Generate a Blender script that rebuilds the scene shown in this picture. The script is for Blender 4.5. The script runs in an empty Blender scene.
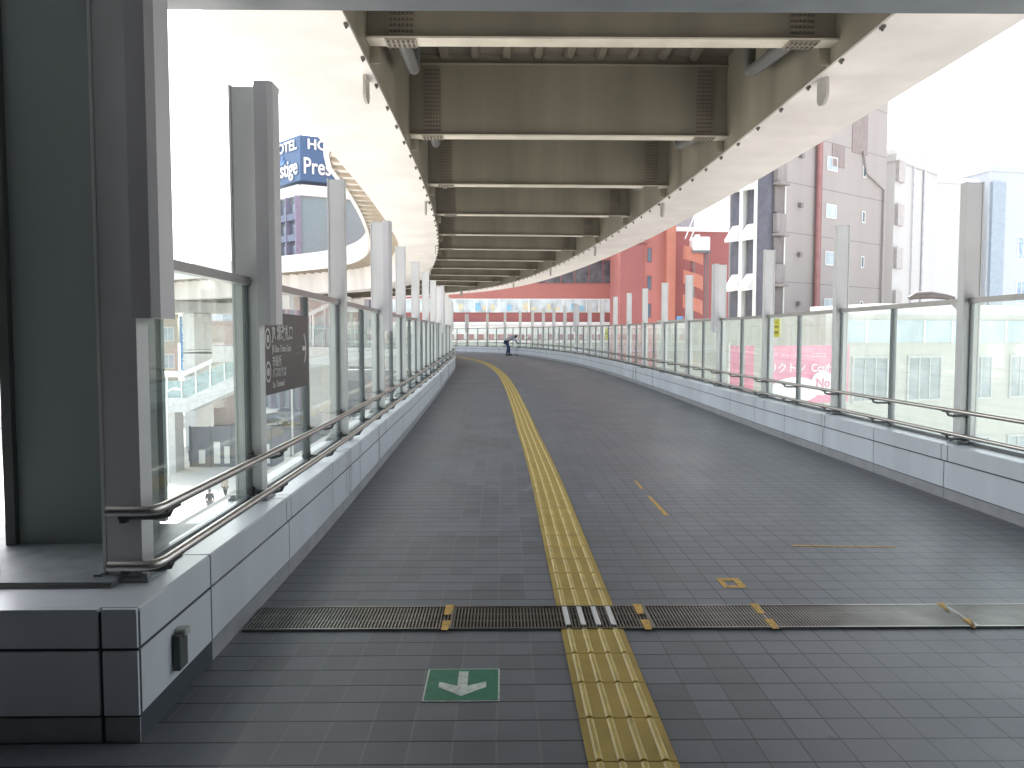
import bpy, bmesh, math, random
from mathutils import Vector, Matrix
random.seed(7)
R = math.radians
scene = bpy.context.scene
C = scene.collection

# ------------------------------------------------------------------ camera
cam = bpy.data.cameras.new('camera'); cam.sensor_width = 36; cam.lens = 800/1024*36
cam.clip_start = 0.05; cam.clip_end = 3000
co = bpy.data.objects.new('camera', cam); C.objects.link(co)
co.location = (0, 0, 1.4); co.rotation_euler = (R(90)-math.atan(47/800), 0, -math.atan(10/800))
scene.camera = co
# ------------------------------------------------------------------ world, sun, exposure
SUN_EL, SUN_AZ = 56, -14        # azimuth measured from +Y towards +X
w = bpy.data.worlds.new("World"); scene.world = w; w.use_nodes = True
nt = w.node_tree; nt.nodes.clear()
sky = nt.nodes.new('ShaderNodeTexSky'); sky.sky_type = 'NISHITA'; sky.sun_disc = False
sky.sun_elevation = R(SUN_EL); sky.sun_rotation = R(SUN_AZ); sky.dust_density = 4; sky.air_density = 1.2; sky.ozone_density = 1
hs = nt.nodes.new('ShaderNodeHueSaturation'); hs.inputs['Saturation'].default_value = 0.42
bg = nt.nodes.new('ShaderNodeBackground'); bg.inputs['Strength'].default_value = 0.15
wo = nt.nodes.new('ShaderNodeOutputWorld')
nt.links.new(sky.outputs[0], hs.inputs['Color']); nt.links.new(hs.outputs[0], bg.inputs[0]); nt.links.new(bg.outputs[0], wo.inputs[0])
sl = bpy.data.lights.new('sun', 'SUN'); sl.energy = 2.2; sl.angle = R(8); sl.color = (1, .965, .91)
so = bpy.data.objects.new('sun', sl); C.objects.link(so)
so.rotation_euler = (R(90-SUN_EL), 0, R(180-SUN_AZ)); so.location = (0, 0, 60)
scene.view_settings.view_transform = 'Standard'; scene.view_settings.look = 'None'
scene.view_settings.gamma = 1; scene.view_settings.use_curve_mapping = False
scene.view_settings.exposure = 2.0
scene.cycles.max_bounces = 8; scene.cycles.diffuse_bounces = 5; scene.cycles.glossy_bounces = 4
scene.cycles.transparent_max_bounces = 24; scene.cycles.transmission_bounces = 6

# ------------------------------------------------------------------ materials
MATS = {}
def mat(name, col, rough=.6, metal=0, var=.12, scale=3, bump=0, bscale=60, emit=0, spec=.5, streak=False, rvar=0):
    if name in MATS: return MATS[name]
    m = bpy.data.materials.new(name); m.use_nodes = True; n = m.node_tree; b = n.nodes['Principled BSDF']
    b.inputs['Roughness'].default_value = rough; b.inputs['Metallic'].default_value = metal
    b.inputs['Specular IOR Level'].default_value = spec
    b.inputs['Base Color'].default_value = (*col, 1)
    if emit: b.inputs['Emission Color'].default_value = (*col, 1); b.inputs['Emission Strength'].default_value = emit
    tc = n.nodes.new('ShaderNodeTexCoord')
    if var:
        mp = n.nodes.new('ShaderNodeMapping'); 
        if streak: mp.inputs['Scale'].default_value = (1, 1, .12)
        no = n.nodes.new('ShaderNodeTexNoise'); no.inputs['Scale'].default_value = scale; no.inputs['Detail'].default_value = 6
        cr = n.nodes.new('ShaderNodeMapRange'); cr.inputs[1].default_value = .3; cr.inputs[2].default_value = .7
        cr.inputs[3].default_value = 1-var; cr.inputs[4].default_value = 1+var
        mx = n.nodes.new('ShaderNodeVectorMath'); mx.operation = 'SCALE'; mx.inputs[0].default_value = col
        n.links.new(tc.outputs['Object'], mp.inputs[0]); n.links.new(mp.outputs[0], no.inputs['Vector'])
        n.links.new(no.outputs[0], cr.inputs[0]); n.links.new(cr.outputs[0], mx.inputs['Scale']); n.links.new(mx.outputs[0], b.inputs['Base Color'])
        if rvar:
            rr = n.nodes.new('ShaderNodeMapRange'); rr.inputs[1].default_value = .3; rr.inputs[2].default_value = .7
            rr.inputs[3].default_value = rough-rvar; rr.inputs[4].default_value = rough+rvar
            n.links.new(no.outputs[0], rr.inputs[0]); n.links.new(rr.outputs[0], b.inputs['Roughness'])
    if bump:
        n2 = n.nodes.new('ShaderNodeTexNoise'); n2.inputs['Scale'].default_value = bscale; n2.inputs['Detail'].default_value = 4
        bp = n.nodes.new('ShaderNodeBump'); bp.inputs['Strength'].default_value = bump; bp.inputs['Distance'].default_value = .01
        n.links.new(tc.outputs['Object'], n2.inputs['Vector']); n.links.new(n2.outputs[0], bp.inputs['Height']); n.links.new(bp.outputs[0], b.inputs['Normal'])
    MATS[name] = m; return m

def glass_mat(name, tint, haze=.1, hazecol=(.75, .85, .8), gloss=1.0):
    m = bpy.data.materials.new(name); m.use_nodes = True; n = m.node_tree; n.nodes.clear()
    o = n.nodes.new('ShaderNodeOutputMaterial'); t = n.nodes.new('ShaderNodeBsdfTransparent'); t.inputs[0].default_value = (*tint, 1)
    g = n.nodes.new('ShaderNodeBsdfGlossy'); g.inputs['Roughness'].default_value = .02; g.inputs['Color'].default_value = (gloss, gloss, gloss, 1)
    d = n.nodes.new('ShaderNodeBsdfTranslucent'); d.inputs[0].default_value = (*hazecol, 1)
    lw = n.nodes.new('ShaderNodeLayerWeight'); pw = n.nodes.new('ShaderNodeMath'); pw.operation = 'POWER'; pw.inputs[1].default_value = 4.5; n.links.new(lw.outputs['Facing'], pw.inputs[0]); f = n.nodes.new('ShaderNodeMapRange'); f.inputs[3].default_value = .022; f.inputs[4].default_value = .6; n.links.new(pw.outputs[0], f.inputs[0])
    tc = n.nodes.new('ShaderNodeTexCoord'); no = n.nodes.new('ShaderNodeTexNoise'); no.inputs['Scale'].default_value = 1.7; no.inputs['Detail'].default_value = 7
    mr = n.nodes.new('ShaderNodeMapRange'); mr.inputs[1].default_value = .3; mr.inputs[2].default_value = .75; mr.inputs[3].default_value = haze*.6; mr.inputs[4].default_value = haze*1.5
    a = n.nodes.new('ShaderNodeMixShader'); b = n.nodes.new('ShaderNodeMixShader')
    n.links.new(tc.outputs['Object'], no.inputs[0]); n.links.new(no.outputs[0], mr.inputs[0]); n.links.new(mr.outputs[0], a.inputs[0])
    n.links.new(t.outputs[0], a.inputs[1]); n.links.new(d.outputs[0], a.inputs[2])
    n.links.new(f.outputs[0], b.inputs[0]); n.links.new(a.outputs[0], b.inputs[1]); n.links.new(g.outputs[0], b.inputs[2]); n.links.new(b.outputs[0], o.inputs[0])
    MATS[name] = m; return m

M_viad = mat('viaduct_paint', (.60, .56, .52), .55, var=.13, scale=.9, streak=True, rvar=.1)
M_beam_shade = mat('beam_paint_shaded', (.185, .165, .125), .5, var=.24, scale=1.1, streak=True, rvar=.1)  # darker than the girder paint: the dim light under the deck is in the colour
M_bolt = mat('bolt_paint', (.22, .19, .145), .5)
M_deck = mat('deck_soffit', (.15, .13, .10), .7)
M_dark = mat('dark_gap', (.02, .021, .025), .8, var=0)
M_clip = mat('dark_clip', (.10, .09, .08), .6, var=0)
M_panel = mat('parapet_panel', (.64, .67, .71), .34, metal=.0, var=.09, scale=2.2, rvar=.09, streak=True)
M_joint = mat('parapet_joint', (.05, .06, .075), .7, var=0)
M_kick = mat('kick_plate', (.33, .33, .34), .4, var=.15, scale=5)
M_post = mat('post_paint', (.66, .66, .65), .42, metal=.0, var=.07, scale=2, rvar=.08)
M_post2 = mat('post_cover', (.62, .60, .62), .35, metal=.0, var=.05, scale=2)
M_mull = mat('mullion', (.16, .17, .18), .4, metal=.4, var=.1)
M_trail = mat('top_rail', (.30, .29, .28), .35, metal=.5, var=.1)
M_steel = mat('stainless', (.56, .53, .50), .33, metal=1, var=.03, scale=3, rvar=.02)
M_brk = mat('bracket', (.10, .10, .10), .4, metal=.5, var=0)
M_col = mat('column_paint', (.23, .26, .255), .45, var=.1, scale=1.2, streak=True, rvar=.08)
M_coldk = mat('post_dark', (.18, .175, .17), .45, var=.1, scale=2)
M_plate = mat('base_plate', (.26, .28, .30), .5, var=.2, scale=9, bump=.1)
M_roof = mat('roof_panel', (.38, .40, .42), .5)
M_bwall = mat('back_wall', (.16, .16, .16), .7)
M_glass = glass_mat('fence_glass', (.95, .985, .97), .03)
M_glassR = glass_mat('fence_glass_frosted', (.95, .985, .965), .10, (.80, .84, .81))
M_pane = mat('window_pane', (.10, .14, .18), .08, var=.3, scale=.8, spec=.8)
M_pane_l = mat('window_pane_pale', (.42, .50, .55), .15, var=.25, scale=.6)
M_white = mat('white_paint', (.80, .80, .78), .5, var=.06, scale=.5)
M_yel = mat('tactile_yellow', (.40, .285, .065), .55, var=.16, scale=5, bump=.15, rvar=.1)
M_yel2 = mat('tactile_rib', (.53, .40, .11), .45, var=.18, scale=9)
M_tape = mat('yellow_tape', (.55, .34, .08), .6, var=.35, scale=40)
M_grate = mat('grate_steel', (.32, .31, .29), .3, metal=.8, var=.3, scale=4)
M_green = mat('sign_green', (.02, .19, .11), .45, var=.15, scale=20)
M_signw = mat('sign_white', (.60, .66, .62), .5, var=.25, scale=30)
M_brown = mat('sign_brown', (.085, .065, .060), .45, var=.05)
M_letter = mat('sign_letter', (.62, .60, .57), .5, var=0)

def floor_material():
    m = bpy.data.materials.new('walkway_tiles'); m.use_nodes = True; n = m.node_tree; b = n.nodes['Principled BSDF']
    L = n.links.new
    tc = n.nodes.new('ShaderNodeTexCoord'); sp = n.nodes.new('ShaderNodeSeparateXYZ'); L(tc.outputs['Object'], sp.inputs[0])
    def ma(op, a, b_=None, c=None):
        q = n.nodes.new('ShaderNodeMath'); q.operation = op
        for i, v in enumerate((a, b_, c)):
            if v is None: continue
            if isinstance(v, (int, float)): q.inputs[i].default_value = v
            else: L(v, q.inputs[i])
        return q.outputs[0]
    def grid(o, off, wd):
        u = ma('DIVIDE', ma('ADD', o, off), .15)
        f = ma('FRACT', u); d = ma('ABSOLUTE', ma('SUBTRACT', f, .5))
        return ma('GREATER_THAN', d, .5-wd/.15/2), ma('FLOOR', u)
    jx, ix = grid(sp.outputs[0], 15-.28, .007); jy, iy = grid(sp.outputs[1], 15-.0, .009)
    cb = n.nodes.new('ShaderNodeCombineXYZ'); L(ix, cb.inputs[0]); L(iy, cb.inputs[1])
    wn = n.nodes.new('ShaderNodeTexWhiteNoise'); wn.noise_dimensions = '2D'; L(cb.outputs[0], wn.inputs['Vector'])
    n1 = n.nodes.new('ShaderNodeTexNoise'); n1.inputs['Scale'].default_value = .8; n1.inputs['Detail'].default_value = 8; L(tc.outputs['Object'], n1.inputs['Vector'])
    n2 = n.nodes.new('ShaderNodeTexNoise'); n2.inputs['Scale'].default_value = 160; n2.inputs['Detail'].default_value = 3; L(tc.outputs['Object'], n2.inputs['Vector'])
    v = ma('ADD', ma('MULTIPLY', wn.outputs[0], .30), ma('ADD', ma('MULTIPLY', n1.outputs[0], .55), ma('MULTIPLY', n2.outputs[0], .55)))
    n3 = n.nodes.new('ShaderNodeTexNoise'); n3.inputs['Scale'].default_value = 3.1; n3.inputs['Detail'].default_value = 9; n3.inputs['Roughness'].default_value = .7; L(tc.outputs['Object'], n3.inputs['Vector'])
    n4 = n.nodes.new('ShaderNodeTexVoronoi'); n4.inputs['Scale'].default_value = 2.3; L(tc.outputs['Object'], n4.inputs['Vector'])
    gum = n.nodes.new('ShaderNodeMapRange'); gum.inputs[1].default_value = .035; gum.inputs[2].default_value = .055; gum.inputs[3].default_value = .35; gum.inputs[4].default_value = 0; L(n4.outputs['Distance'], gum.inputs[0])
    v = ma('ADD', v, .06); v = ma('ADD', v, ma('MULTIPLY', n3.outputs[0], .42)); v = ma('SUBTRACT', v, gum.outputs[0]); v = ma('MAXIMUM', v, .1)
    sc_ = n.nodes.new('ShaderNodeVectorMath'); sc_.operation = 'SCALE'; sc_.inputs[0].default_value = (.152, .165, .192); L(v, sc_.inputs['Scale'])
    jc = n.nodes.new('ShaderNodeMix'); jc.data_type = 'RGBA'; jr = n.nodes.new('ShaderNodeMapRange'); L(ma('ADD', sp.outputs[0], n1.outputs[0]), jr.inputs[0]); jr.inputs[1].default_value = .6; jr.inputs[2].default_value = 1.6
    L(jr.outputs[0], jc.inputs[0]); jc.inputs[6].default_value = (.19, .20, .21, 1); jc.inputs[7].default_value = (.035, .038, .042, 1)  # x joints paler on the left: sky reflection painted into the joint colour
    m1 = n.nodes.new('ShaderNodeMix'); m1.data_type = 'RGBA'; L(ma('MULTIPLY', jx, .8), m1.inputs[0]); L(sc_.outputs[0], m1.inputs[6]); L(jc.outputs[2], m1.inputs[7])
    m2 = n.nodes.new('ShaderNodeMix'); m2.data_type = 'RGBA'; L(jy, m2.inputs[0]); L(m1.outputs[2], m2.inputs[6]); m2.inputs[7].default_value = (.022, .024, .027, 1)
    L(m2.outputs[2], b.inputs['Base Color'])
    r = ma('ADD', ma('MULTIPLY', n1.outputs[0], .30), .26); r = ma('ADD', r, ma('MULTIPLY', wn.outputs[0], .06)); L(r, b.inputs['Roughness'])
    bp = n.nodes.new('ShaderNodeBump'); bp.inputs['Strength'].default_value = .5; bp.inputs['Distance'].default_value = .003
    h = ma('SUBTRACT', ma('MULTIPLY', n2.outputs[0], .25), ma('MAXIMUM', jx, jy)); L(h, bp.inputs['Height']); L(bp.outputs[0], b.inputs['Normal'])
    return m
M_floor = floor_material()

def facade_mat(name, col, lines=(), dark=.6, w_=.04, var=.08):
    """wall paint with horizontal construction joints every lines[0] metres (offset lines[1]) and vertical every lines[2]"""
    m = mat(name, col, .75, var=var, scale=.35, streak=True)
    if not lines: return m
    n = m.node_tree; b = n.nodes['Principled BSDF']; src = b.inputs['Base Color'].links[0].from_socket
    tc = n.nodes.new('ShaderNodeTexCoord'); sp = n.nodes.new('ShaderNodeSeparateXYZ'); n.links.new(tc.outputs['Object'], sp.inputs[0])
    a = n.nodes.new('ShaderNodeMath'); a.operation = 'ADD'; a.inputs[1].default_value = 100*lines[0]+lines[1]; n.links.new(sp.outputs[2], a.inputs[0])
    d = n.nodes.new('ShaderNodeMath'); d.operation = 'MODULO'; d.inputs[1].default_value = lines[0]; n.links.new(a.outputs[0], d.inputs[0])
    l = n.nodes.new('ShaderNodeMath'); l.operation = 'LESS_THAN'; l.inputs[1].default_value = w_; n.links.new(d.outputs[0], l.inputs[0])
    mx = n.nodes.new('ShaderNodeMix'); mx.data_type = 'RGBA'; n.links.new(l.outputs[0], mx.inputs[0]); n.links.new(src, mx.inputs[6])
    mx.inputs[7].default_value = (*[c*dark for c in col], 1); n.links.new(mx.outputs[2], b.inputs['Base Color'])
    return m

# ------------------------------------------------------------------ helpers
def link(name, me, m=None, parent=None):
    o = bpy.data.objects.new(name, me); C.objects.link(o)
    if m and me is not None: me.materials.append(m)
    if parent: o.parent = parent
    return o
def tag(o, label, cat, group=None, kind=None):
    if label: o['label'] = label
    if cat: o['category'] = cat
    if group: o['group'] = group
    if kind: o['kind'] = kind
    return o
def thing(name, label, cat, loc=(0, 0, 0), rz=0, group=None):
    o = link(name, None); o.location = loc; o.rotation_euler = (0, 0, rz); return tag(o, label, cat, group)
def copy_tree(o, parent=None):
    c = o.copy(); C.objects.link(c); c.parent = parent
    for ch in list(o.children): copy_tree(ch, c)
    return c
class MB:
    def __init__(s): s.v = []; s.f = []
    def add(s, vs, fs):
        k = len(s.v); s.v += [tuple(p) for p in vs]; s.f += [tuple(i+k for i in f) for f in fs]; return s
    def box(s, x0, x1, y0, y1, z0, z1, T=None):
        vs = [Vector((x, y, z)) for z in (z0, z1) for x, y in ((x0, y0), (x1, y0), (x1, y1), (x0, y1))]
        if T: vs = [T @ v for v in vs]
        return s.add(vs, [(3, 2, 1, 0), (4, 5, 6, 7), (0, 1, 5, 4), (1, 2, 6, 5), (2, 3, 7, 6), (3, 0, 4, 7)])
    def tube(s, pts, r, n=10, cap=True, radii=None):
        pts = [Vector(p) for p in pts]; rings = []; up = None
        for i, p in enumerate(pts):
            t = (pts[min(i+1, len(pts)-1)]-pts[max(i-1, 0)]).normalized()
            if up is None: up = Vector((0, 0, 1)) if abs(t.z) < .9 else Vector((1, 0, 0))
            a = t.cross(up).normalized(); b = a.cross(t).normalized(); up = b
            rr = radii[i] if radii else r
            rings.append([p+rr*(math.cos(2*math.pi*k/n)*a+math.sin(2*math.pi*k/n)*b) for k in range(n)])
        vs = [v for g in rings for v in g]; fs = []
        for i in range(len(pts)-1):
            for k in range(n): fs.append((i*n+k, i*n+(k+1) % n, (i+1)*n+(k+1) % n, (i+1)*n+k))
        if cap: fs += [tuple(range(n-1, -1, -1)), tuple(range((len(pts)-1)*n, len(pts)*n))]
        return s.add(vs, fs)
    def prism(s, poly, a, b, T=None):
        """closed polygon poly of (u,v) extruded from depth a to b; default axes u=x, v=z, depth=y"""
        n = len(poly); vs = [Vector((u, a, v)) for u, v in poly]+[Vector((u, b, v)) for u, v in poly]
        if T: vs = [T @ v for v in vs]
        return s.add(vs, [tuple(range(n)), tuple(range(2*n-1, n-1, -1))]+[(i, i+n, (i+1) % n+n, (i+1) % n) for i in range(n)])
    def build(s, name, m, parent=None, bevel=0, smooth=False):
        me = bpy.data.meshes.new(name); me.from_pydata(s.v, [], s.f); me.update()
        bm = bmesh.new(); bm.from_mesh(me); bmesh.ops.recalc_face_normals(bm, faces=bm.faces)
        if bevel: bmesh.ops.bevel(bm, geom=bm.edges[:], offset=bevel, segments=2, affect='EDGES', profile=.5)
        bm.to_mesh(me); bm.free()
        if smooth:
            for p in me.polygons: p.use_smooth = True
            try: me.set_sharp_from_angle(angle=R(35))
            except Exception: pass
        return link(name, me, m, parent)
def box(name, m, parent, x0, x1, y0, y1, z0, z1, bevel=0): return MB().box(x0, x1, y0, y1, z0, z1).build(name, m, parent, bevel)

RISE = [(-99, 0), (12, 0), (21, .045), (30, .10), (38, .19), (50, .27), (58, .28), (999, .28)]
def rise(y):
    for (a, u), (b, v) in zip(RISE, RISE[1:]):
        if a <= y < b: return u+(v-u)*(y-a)/(b-a)
    return .28
class Path:
    def __init__(s, ctl, step=.25, lift=True):
        s.lift = lift
        P = [Vector((x, y, 0)) for x, y in ctl]; d = []
        for i in range(len(P)-1):
            p0 = P[i-1] if i else P[0]*2-P[1]; p3 = P[i+2] if i+2 < len(P) else P[-1]*2-P[-2]; p1, p2 = P[i], P[i+1]
            # centripetal Catmull-Rom
            t0 = 0; t1 = t0+(p1-p0).length**.5; t2 = t1+(p2-p1).length**.5; t3 = t2+(p3-p2).length**.5
            n = max(4, int((p2-p1).length/step))
            for k in range(n):
                t = t1+(t2-t1)*k/n
                A1 = (t1-t)/(t1-t0)*p0+(t-t0)/(t1-t0)*p1; A2 = (t2-t)/(t2-t1)*p1+(t-t1)/(t2-t1)*p2; A3 = (t3-t)/(t3-t2)*p2+(t-t2)/(t3-t2)*p3
                B1 = (t2-t)/(t2-t0)*A1+(t-t0)/(t2-t0)*A2; B2 = (t3-t)/(t3-t1)*A2+(t-t1)/(t3-t1)*A3
                d.append((t2-t)/(t2-t1)*B1+(t-t1)/(t2-t1)*B2)
        d.append(P[-1]); s.p = d; s.s = [0]
        for i in range(1, len(d)): s.s.append(s.s[-1]+(d[i]-d[i-1]).length)
        s.len = s.s[-1]; s.off = 0
        # make s == Y at the straight beginning
        s.off = ctl[0][1]
    def at(s, q):
        q -= s.off; q = max(0, min(s.len-1e-6, q)); lo, hi = 0, len(s.s)-1
        while hi-lo > 1:
            m = (lo+hi)//2
            if s.s[m] <= q: lo = m
            else: hi = m
        f = (q-s.s[lo])/(s.s[hi]-s.s[lo]); return s.p[lo].lerp(s.p[hi], f)
    def fr(s, q):
        t = (s.at(q+.4)-s.at(q-.4)).normalized(); return s.at(q), t, Vector((t.y, -t.x, 0))   # point, tangent, right-hand normal
    def pt(s, q, o=0, z=0):
        p, t, n = s.fr(q); v = p+n*o; v.z = z+(rise(p.y) if s.lift else 0); return v
    def T(s, q, o=0, z=0):
        p, t, n = s.fr(q); v = s.pt(q, o, z)
        return Matrix(((n.x, t.x, 0, v.x), (n.y, t.y, 0, v.y), (0, 0, 1, v.z), (0, 0, 0, 1)))
def sweep(mb, path, prof, s0, s1, step=.8, cap=True):
    n = max(1, int(math.ceil((s1-s0)/step))); k = len(prof); vs = []; fs = []
    for i in range(n+1):
        q = s0+(s1-s0)*i/n
        vs += [path.pt(q, o, z) for o, z in prof]
    for i in range(n):
        for j in range(k): fs.append((i*k+j, i*k+(j+1) % k, (i+1)*k+(j+1) % k, (i+1)*k+j))
    if cap: fs += [tuple(range(k)), tuple(range(n*k+k-1, n*k-1, -1))]
    return mb.add(vs, fs)
def sweepv(mb, path, fn, s0, s1, step=.8):
    n = max(1, int(math.ceil((s1-s0)/step))); vs = []; fs = []; k = len(fn(s0))
    for i in range(n+1):
        q = s0+(s1-s0)*i/n; vs += [path.pt(q, o, z) for o, z in fn(q)]
    for i in range(n):
        for j in range(k): fs.append((i*k+j, i*k+(j+1) % k, (i+1)*k+(j+1) % k, (i+1)*k+j))
    fs += [tuple(range(k)), tuple(range(n*k+k-1, n*k-1, -1))]
    return mb.add(vs, fs)
def rect(o0, o1, z0, z1): return [(o0, z0), (o1, z0), (o1, z1), (o0, z1)]
FONT = None
def text(name, s, size, m, parent, T, ext=.002, bold=0, align='CENTER', sx=1):
    """flat lettering in the local xz plane of T, facing -y"""
    cu = bpy.data.curves.new(name, 'FONT'); cu.body = s; cu.size = size; cu.extrude = ext; cu.offset = bold; cu.align_x = align; cu.align_y = 'CENTER'; cu.resolution_u = 3
    ob = bpy.data.objects.new(name, cu); C.objects.link(ob); bpy.context.view_layer.update()
    me = bpy.data.meshes.new_from_object(ob.evaluated_get(bpy.context.evaluated_depsgraph_get())); bpy.data.objects.remove(ob)
    me.transform(T @ Matrix.Rotation(R(90), 4, 'X') @ Matrix.Diagonal((sx, 1, 1, 1))); me.materials.clear()
    return link(name, me, m, parent)
def at(px, py, d):      # a point of the place seen along a sight line, d metres ahead
    return Vector(((px-502)/800*d, d, 1.4-(py-337)/800*d))

G = -10.0   # street level below the walkway deck
RW = Path([(3.84, -8), (3.84, 2), (3.84, 8), (3.87, 14), (3.88, 22), (3.68, 30.2), (2.97, 37.7), (.62, 50), (-3.2, 57), (-11, 64.5), (-28, 75)])
LW = Path([(-1.25, 2.7), (-1.25, 5.5), (-1.33, 10), (-1.45, 16), (-1.64, 23.4), (-2.19, 36.5), (-3.9, 46), (-7.3, 53), (-13.5, 59), (-28, 68)])
TP = Path([(.43, -2), (.43, 5), (.43, 8), (.385, 11.5), (.33, 15.5), (.22, 21), (-.035, 28.4), (-.52, 34.9), (-1.27, 40.5), (-2.25, 44.9), (-5, 51), (-11, 57.5), (-28, 70)])
# viaduct centre line from its heading
vc = [(1.31, -12.0), (1.31, -2), (1.31, 6), (1.31, 12)]
hd = [(12, 0), (16, -.01), (22, -.035), (30, -.07), (36, -.105), (44, -.14), (52, -.21), (58, -.36), (63, -.60), (67, -.95), (72, -1.35), (80, -1.6), (200, -1.6)]
def slope(y):
    for (a, u), (b, v) in zip(hd, hd[1:]):
        if a <= y < b: return u+(v-u)*(y-a)/(b-a)
    return -1.6
x, y = 1.31, 12.0
while y < 112:
    for _ in range(30): y += .1; x += slope(y)*.1
    vc.append((x, y))
VC = Path(vc, lift=False)

# ================================================================== SETTING: ground, roads, deck
g = MB(); g.add([(-900, -300, G), (900, -300, G), (900, 1500, G), (-900, 1500, G)], [(0, 1, 2, 3)])
tag(g.build('ground', mat('ground_paving', (.50, .49, .47), .85, var=.15, scale=.3)), None, None, kind='structure')
plz = MB().add([(-70, 5, G+.12), (-6, 5, G+.12), (-6, 98, G+.12), (-70, 98, G+.12), (-70, 5, G-.1), (-6, 5, G-.1), (-6, 98, G-.1), (-70, 98, G-.1)], [(0, 1, 2, 3), (4, 5, 1, 0), (5, 6, 2, 1), (6, 7, 3, 2), (7, 4, 0, 3)])
tag(plz.build('plaza', mat('plaza_paving', (.60, .59, .56), .8, var=.1, scale=.4)), None, None, kind='structure')
rd = MB().add([(-150, 100, G+.01), (20, 99.9, G+.01), (20, 117, G+.01), (-150, 117, G+.01)], [(0, 1, 2, 3)])
tag(rd.build('road', mat('asphalt', (.10, .10, .105), .85, var=.15, scale=.6)), None, None, kind='structure')
ml = MB()
for i in range(40): ml.box(-150+i*4.6, -147.6+i*4.6, 108.4, 108.6, G+.014, G+.018)
for i in range(0): ml.box(-36+i*.9, -35.55+i*.9, 67, 81, G+.014, G+.018)
tag(ml.build('road_markings', mat('road_paint', (.75, .75, .72), .7)), None, None, kind='structure')

fl = MB(); n = 160; vs = []; fs = []
for i in range(n+1):
    q = i/n
    a = LW.pt(2.7+q*(LW.len-.5), -.05, 0); b = RW.pt(-8+q*(RW.len), .05, 0)
    if i == 0: a = Vector((-1.3, 2.7, 0)); b = Vector((3.89, 2.7, 0))
    vs += [a, b]
# build the deck as strips between matching stations
vs = []; S0 = 2.7
for i in range(n+1):
    q = i/n; a = LW.pt(S0+q*(LW.len-.01), -.05, 0); b = RW.pt(S0+q*(RW.len-10.8), .05, 0); vs += [a, b]
fs = [(2*i, 2*i+1, 2*i+3, 2*i+2) for i in range(n)]
k = len(vs); vs += [Vector((-7, -7.9, 0)), Vector((3.89, -7.9, 0)), Vector((3.89, S0, 0)), Vector((-7, S0, 0))]; fs.append((k, k+1, k+2, k+3))
fl.add(vs, fs)
fl.add([(-7, 2.69, -.004), (-1.3, 2.69, -.004), (-1.3, 3.5, -.004), (-7, 3.5, -.004)], [(0, 1, 2, 3)])
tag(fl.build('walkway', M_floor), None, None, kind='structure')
db = MB(); sweep(db, RW, rect(.325, .5, -.9, .40), -8, 80, 1.5); sweep(db, LW, rect(-.5, -.345, -.9, .40), 3.45, 74, 1.5)
vs = []
for i in range(n+1):
    q = i/n; vs += [LW.pt(S0+q*(LW.len-.01), -.4, -.25), RW.pt(S0+q*(RW.len-10.8), .4, -.25)]
db.add(vs, [(2*i, 2*i+2, 2*i+3, 2*i+1) for i in range(n)])
db.box(-7, 4.2, -7.9, 2.69, -.5, -.01)
tag(db.build('walkway_deck', mat('deck_concrete', (.42, .41, .39), .8)), None, None, kind='structure')

# ================================================================== VIADUCT
V = thing('viaduct', 'cream painted steel elevated road curving overhead above the walkway', 'elevated road')
VEND = 135
HI, HO = 3.08, 4.62
b = MB(); sweep(b, VC, [(-HI, 5.0), (-HI, 6.8), (-4.75, 6.8), (-HO, 5.0)], -12, VEND, 1.5); b.build('box_girder', M_viad, V)
b = MB(); sweep(b, VC, [(HI, 5.0), (HO, 5.0), (4.75, 6.8), (HI, 6.8)], -12, VEND, 1.5); b.build('box_girder', M_viad, V)
def cl(q):       # the left cantilever widens past the first bays
    f = max(0, min(1, (q-17)/9)); f = f*f*(3-2*f); return 4.80+1.5*f
b = MB(); sweepv(b, VC, lambda q: rect(-cl(q), 6.3, 6.81, 7.05), -12, VEND, 1.5)
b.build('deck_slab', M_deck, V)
for sg in (-1, 1):
    ed = (lambda q: cl(q)+.01) if sg < 0 else (lambda q: 6.31)
    b = MB(); sweepv(b, VC, lambda q: [(sg*ed(q), 6.66), (sg*(ed(q)+.15), 6.66), (sg*(ed(q)+.15), 8.0), (sg*ed(q), 8.0)], -12, VEND, 1.5); b.build('edge_barrier', mat('barrier_white', (.60, .58, .54), .6, var=.06), V)
b = MB()
for o in [-2.4+.6*i for i in range(9)]: sweep(b, VC, [(o-.1, 6.8), (o-.06, 6.71), (o+.06, 6.71), (o+.1, 6.8)], -12, 70, 2)
b.build('trough_ribs', M_deck, V)
for sg in (-1, 1):
    b = MB(); sweep(b, VC, rect(sg*(HI-.004), sg*(HI-.016), 5.03, 6.79), -12, VEND, 1.5); b.build('inner_web_shade', M_beam_shade, V)  # thin dark skin over the girder's inner face, standing in for shade
b = MB(); sweepv(b, VC, lambda q: [(-cl(q)+.005, 6.775), (-4.77, 6.775), (-4.77, 6.805), (-cl(q)+.005, 6.805)], 17.5, VEND, 1.2); b.build('cantilever_soffit', M_viad, V)
# transverse brackets under the left cantilever
q = 19.0
while q < 112:
    b = MB(); T = VC.T(q)
    b.prism([(-cl(q)+.02, 6.773), (-cl(q)+.02, 6.66), (-4.79, 6.56), (-4.79, 6.773)], -.04, .04, T); b.build('cantilever_bracket', mat('bracket_beige', (.40, .35, .28), .6), V); q += 1.15
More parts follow.
